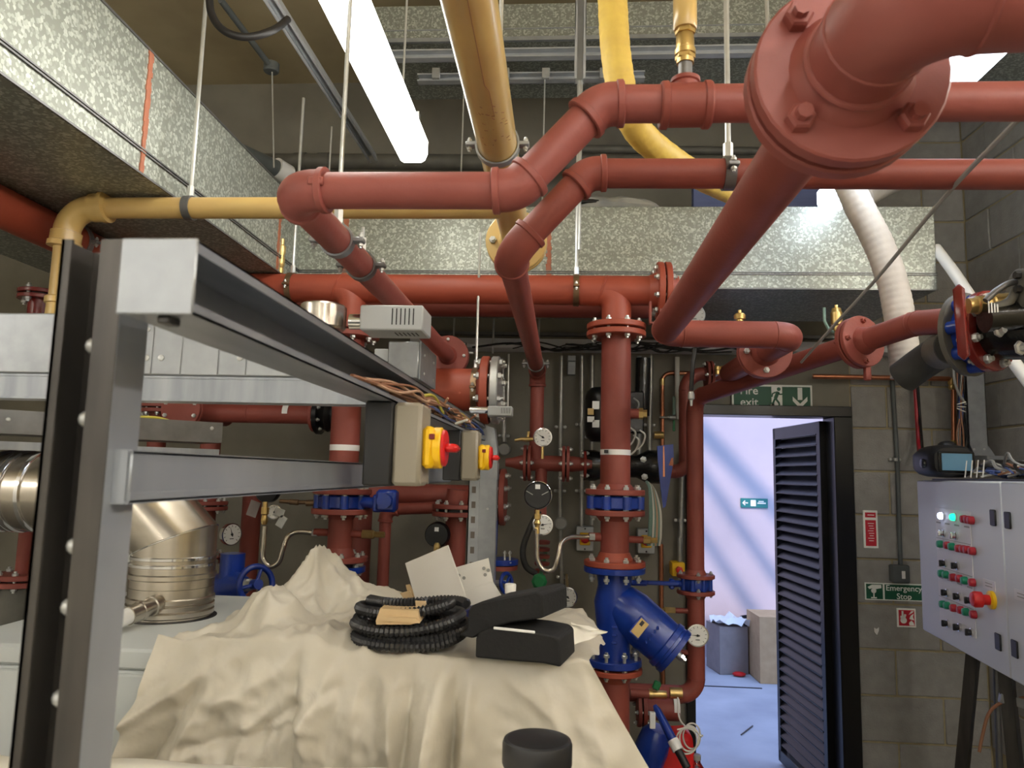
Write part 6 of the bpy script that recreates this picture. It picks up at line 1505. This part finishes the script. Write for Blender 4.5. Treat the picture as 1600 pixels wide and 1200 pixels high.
# tangle of cables on top of panel
tb = thing('cable_bundle', 'tangle of grey and white cables lying on top of the control panel', 'cables', pt(.35, 0, -.15))
rr = random.Random(2)
for k in range(26):
    m_ = rr.choice(('wire_grey', 'wire_white', 'wire_grey', 'wire_brown', 'wire_blue', 'wire_black')); pts = []
    us = rr.uniform(.36, .5); ue = us + rr.uniform(.2, .7); n = 6
    for i in range(n): pts.append(pt(us + (ue - us) * i / (n - 1), -.014 - abs(rr.gauss(.025, .02)) * (1 if 0 < i < n - 1 else .5), -.06 - rr.uniform(0, .16)))
    MB().tube(smooth(pts, 5), rr.choice((.003, .0042, .0055)), 6).build('cable', m_, tb)
for k in range(4):
    MB().cyl(pt(.42 + .05 * k, -.012, -.03), pt(.39 + .05 * k, -.075, -.05), .0022, 6).build('cable_tie', 'wire_white', tb)
# welding helmet
hm = thing('welding_helmet', 'black welding helmet with a blue visor sitting on the control panel', 'helmet', pt(.08, 0, -.1))
hc_ = P(1472, 728, 3.12); zb2 = zt_ + .011; hc_.z = (zb2 + P(1472, 696, 3.12).z) / 2
HR = hc_.z - zb2; q = MB(); prof = []
rows_h = []
for i in range(9):
    f_ = i / 8; w_ = (.078, .085, .088, .088, .085, .079, .07, .056, .03)[i]; y_ = (-.10, -.085, -.06, -.02, .03, .07, .10, .12, .13)[i]; hh = (.80, .94, 1.0, 1.0, .98, .92, .8, .6, .25)[i]
    ring_ = []
    for k in range(20):
        a_ = 2 * math.pi * k / 20; ca, sa_ = math.cos(a_), math.sin(a_)
        sx = math.copysign(abs(ca) ** .55, ca); sz = math.copysign(abs(sa_) ** .6, sa_)
        ring_.append(V((hc_.x + w_ * sx * (.9 if sa_ > .4 else 1), hc_.y + y_, hc_.z + HR * hh * sz)))
    rows_h.append(ring_)
vs = [p_ for r_ in rows_h for p_ in r_]; fs = [(j * 20 + k, j * 20 + (k + 1) % 20, (j + 1) * 20 + (k + 1) % 20, (j + 1) * 20 + k) for j in range(8) for k in range(20)]
fs += [tuple(range(20))[::-1], tuple(range(160, 180))]; q.add(vs, fs); q.build('shell', 'black', hm, ang=50)
yv_ = hc_.y - .101
vf = MB(); vf.box((hc_.x + .004, yv_ - .002, hc_.z - .004), (.138, .008, HR * 1.25), None, .012); vfo = vf.build('visor_frame', 'black_gloss', hm)
MB().box((hc_.x + .004, yv_ - .0075, hc_.z - .004), (.116, .003, HR * 1.02), None, .010).build('visor', 'screen', vfo)
MB().lathe((hc_.x + .008, hc_.y - .03, hc_.z + HR * .9), Z, [(0, .035), (.012, .032), (.02, .022), (.024, .01)], 16).build('top_knob', 'black', hm)
MB().lathe((hc_.x - .084, hc_.y - .03, hc_.z - .01), -X, [(0, .02), (.010, .018), (.012, .01)], 14).build('side_knob', 'black_gloss', hm)
# vertical trunking in the corner
tv = thing('cable_trunking', 'upright galvanised trunking open at its side in the right corner', 'trunking', P(1528, 720, 3.7))
a = P(1510, 575, 3.72); e = P(1545, 712, 3.72); zt2 = P(1528, 540, 3.72).z
q = MB(); q.prism([V((a.x, 3.72, zt2)), V((a.x, 3.72, e.z + .05)), V((a.x + .02, 3.72, e.z)), V((e.x + .03, 3.72, e.z)), V((e.x, 3.72, e.z + .05)), V((e.x, 3.72, zt2))], (0, .004, 0)); q.bx(e.x - .003, e.x, 3.72, 3.82, e.z + .04, zt2); q.bx(a.x, e.x, 3.816, 3.82, e.z, zt2); q.build('channel', 'galv_plain', tv)
MB().bx(e.x - .02, XW - .012, 3.70, 3.84, e.z - .02, e.z, .002).build('base_plate', 'galv_plain', tv)
for px in (1522, 1538): p = P(px, 702, 3.72); MB().lathe(p, -Y_, [(0, .006), (.002, .004)], 10).build('screw', 'zinc', tv)
wv = thing('wire_bundle', 'brown, blue and grey wires spilling beside the upright corner trunking', 'wires', P(1505, 700, 3.75))
rr = random.Random(8)
for k in range(12):
    x_ = rr.uniform(1497, 1509); pts = [P(x_ + rr.uniform(-4, 4), yy, 3.74 + rr.uniform(0, .03)) for yy in (570, 600, 640, 680, 720, 742)]
    MB().tube(smooth(pts, 5), .0035, 6).build('wire', rr.choice(('wire_brown', 'wire_black', 'wire_blue', 'wire_grey', 'wire_brown')), wv)
MB().tube(smooth([P(1492, 560, 3.7), P(1490, 585, 3.7), P(1496, 610, 3.7), P(1509, 632, 3.73)], 6), .006, 8).build('wire', 'wire_grey', wv)
for k in range(3): MB().cyl(P(1495, 632 + 3 * k, 3.7), P(1509, 628 + 8 * k, 3.71), .003, 6).build('cable_tie', 'wire_white', wv)
q = MB().tube(smooth([P(1430, 600, 3.93), P(1433, 650, 3.93), P(1436, 700, 3.9), P(1440, 722, 3.6)], 6), .011, 8); solo(q, 'cable', 'red_button', 'red fire cable down the block wall behind the welding helmet', 'cable')
q = MB().tube(smooth([P(1434, 604, 3.9), P(1438, 660, 3.9), P(1443, 720, 3.6)], 6), .007, 8); solo(q, 'cable', 'wire_black', 'black cable beside the red fire cable on the block wall', 'cable')
# cables under the panel
q = MB().cyl(P(1556, 1040, 3.3), P(1562, 1210, 3.3), .012, 10); solo(q, 'wall_conduit', 'galv_dark', 'upright conduit in the dark below the control panel', 'conduit')
q = MB().tube(smooth([P(1600, 1090, 3.0), P(1565, 1098, 3.0), P(1545, 1115, 3.0), P(1535, 1150, 3.0), P(1530, 1175, 3.0)], 6), .006, 8); solo(q, 'cable', 'wire_brown', 'brown cable dropping from a grey box below the control panel', 'cable')
t = thing('cable_gland_box', 'grey folded plate with cable end below the control panel', 'box', P(1580, 1092, 3.0)); c = P(1583, 1095, 3.0)
MB().box(c, (.10, .02, .035), M.Rotation(.2, 3, 'Y'), .003).build('plate', 'galv_plain', t)
# ---------------------------------------------------------------- white flexible duct, dark hose, tubes
def hose(name, label, cat, pts, r, m, rib=0, n=24):
    pts = smooth(pts, 12); t = thing(name, label, cat, pts[-1])
    if rib: 
        fine = smooth(pts[::4], 8); rad = [r * (1 - rib * (i % 4 == 0) * 1.6 + .5 * rib * math.sin(i * .31)) for i in range(len(fine))]; MB().tube(fine, rad, n).build('tube', m, t, ang=80)
    else: MB().tube(pts, r, n).build('tube', m, t)
    return t
hose('flexible_duct', 'white wrapped flexible duct hanging in front of the duct end on the right', 'duct', [P(1318, 268, 2.62), P(1340, 318, 2.60), P(1372, 380, 2.58), P(1394, 440, 2.56), P(1406, 500, 2.55), P(1413, 560, 2.54), P(1416, 590, 2.54)], .049, 'insulation', .018)
hose('flexible_duct', 'short white duct stub behind the lit batten at the right', 'duct', [P(1345, 308, 3.2), P(1370, 292, 3.25), P(1400, 278, 3.3)], .06, 'insulation', .015)
dh = hose('exhaust_hose', 'dark rigid hose with grey cuff reaching from the white duct to the black valve', 'hose', [P(1410, 590, 2.46), P(1440, 568, 2.40), P(1472, 548, 2.30), P(1492, 541, 2.16)], .052, 'rubber')
a = P(1470, 549, 2.31); e = P(1491, 541, 2.17); MB().cyl(a, e, .055, 24).build('cuff', 'dark_pipe', dh)
hose('white_tube', 'thin white tube descending from the duct end to the right edge', 'tube', [P(1462, 388, 3.0), P(1490, 425, 2.9), P(1520, 470, 2.8), P(1560, 530, 2.7), P(1580, 560, 2.65), P(1640, 640, 2.5)], .021, 'wire_white')
# black valve with red flange at the right edge
bv = thing('control_valve', 'large black valve with glossy red flange and gold top at the right edge', 'valve', P(1560, 520, 2.2))
va = V((.50, -.86, .0)).normalized(); vc = P(1556, 516, 2.0)
q = MB(); q.lathe(vc - va * .085, va, [(0, .06), (.0, .114), (.016, .116), (.018, .07)], 40); q.build('back_disc', 'dark_pipe', bv)
q = MB(); q.lathe(vc - va * .068, va, [(0, .086), (.034, .086)], 36)
for k in range(8):
    a_ = 2 * math.pi * k / 8; fr_ = frame(vc - va * .068, va) ; p = fr_ @ V((.092 * math.cos(a_), .092 * math.sin(a_), 0)); q.cyl(p, p + va * .034, .018, 10)
q.build('wafer', 'blue', bv)
flange(bv, vc - va * .018, va, .109, .024, 8, 'red_gloss', pair=False, br=.0125, rb=.090, bolt='zinc')
q = MB(); q.lathe(vc - va * .012, va, [(.0, .072), (.02, .078), (.05, .084), (.11, .090), (.20, .092), (.22, .05)], 36); q.build('valve_body', 'black_gloss', bv)
for px, py in ((1559, 516), (1592, 544)): p = P(px, py, 1.86); MB().lathe(p, V((.4, -.9, 0)), [(0, .018), (.006, .018), (.008, .011), (.018, .010)], 6).build('bolt', 'zinc', bv)
t_ = P(1498, 505, 1.84); q = MB(); c = P(1503, 498, 1.84); R_ = M.Rotation(-.03, 3, 'Y'); q.box(P(1502, 503, 1.84), (.026, .03, .188), R_, .012); q.build('tie_bar', 'red_gloss', bv)
q = MB(); q.tube([P(1512, 478, 1.88), P(1524, 477, 1.88), P(1526, 477, 1.88), P(1548, 476, 1.88), P(1550, 476, 1.88), P(1580, 474, 1.88)], [.019, .019, .023, .023, .027, .027], 20); q.build('bonnet', 'brass', bv)
q = MB(); q.tube([P(1538, 497, 1.86), P(1600, 492, 1.86)], .036, 20); q.build('housing', 'black_gloss', bv)
q = MB(); q.tube(smooth([P(1552, 480, 1.84), P(1568, 476, 1.84), P(1580, 468, 1.84), P(1588, 452, 1.84)], 5), .011, 12); q.build('arm', 'dark_pipe', bv)
q = MB(); q.tube(smooth([P(1540, 470, 1.84), P(1556, 455, 1.84), P(1574, 444, 1.84), P(1588, 440, 1.84)], 5), .008, 10); q.build('arm', 'galv_dark', bv)
c = P(1592, 452, 1.84); q = MB(); q.lathe(c - X * .005, X, [(0, .045), (.003, .05), (.012, .05), (.014, .046), (.016, .05), (.05, .05)], 28); q.build('actuator_flange', 'dark_pipe', bv)
for dz in (.03, -.005): p = c + V((-.008, -.02, dz)); MB().lathe(p, -X, [(0, .010), (.012, .010)], 6).build('nut', 'black', bv)
for k in range(4):
    p = P(1534 + 4.5 * k, 479 + 1.5 * k, 1.80); MB().bx(p.x - .0012, p.x + .0012, p.y - .03, p.y - .028, p.z - .022 + .003 * k, p.z + .006).build('cast_text', 'white', bv)
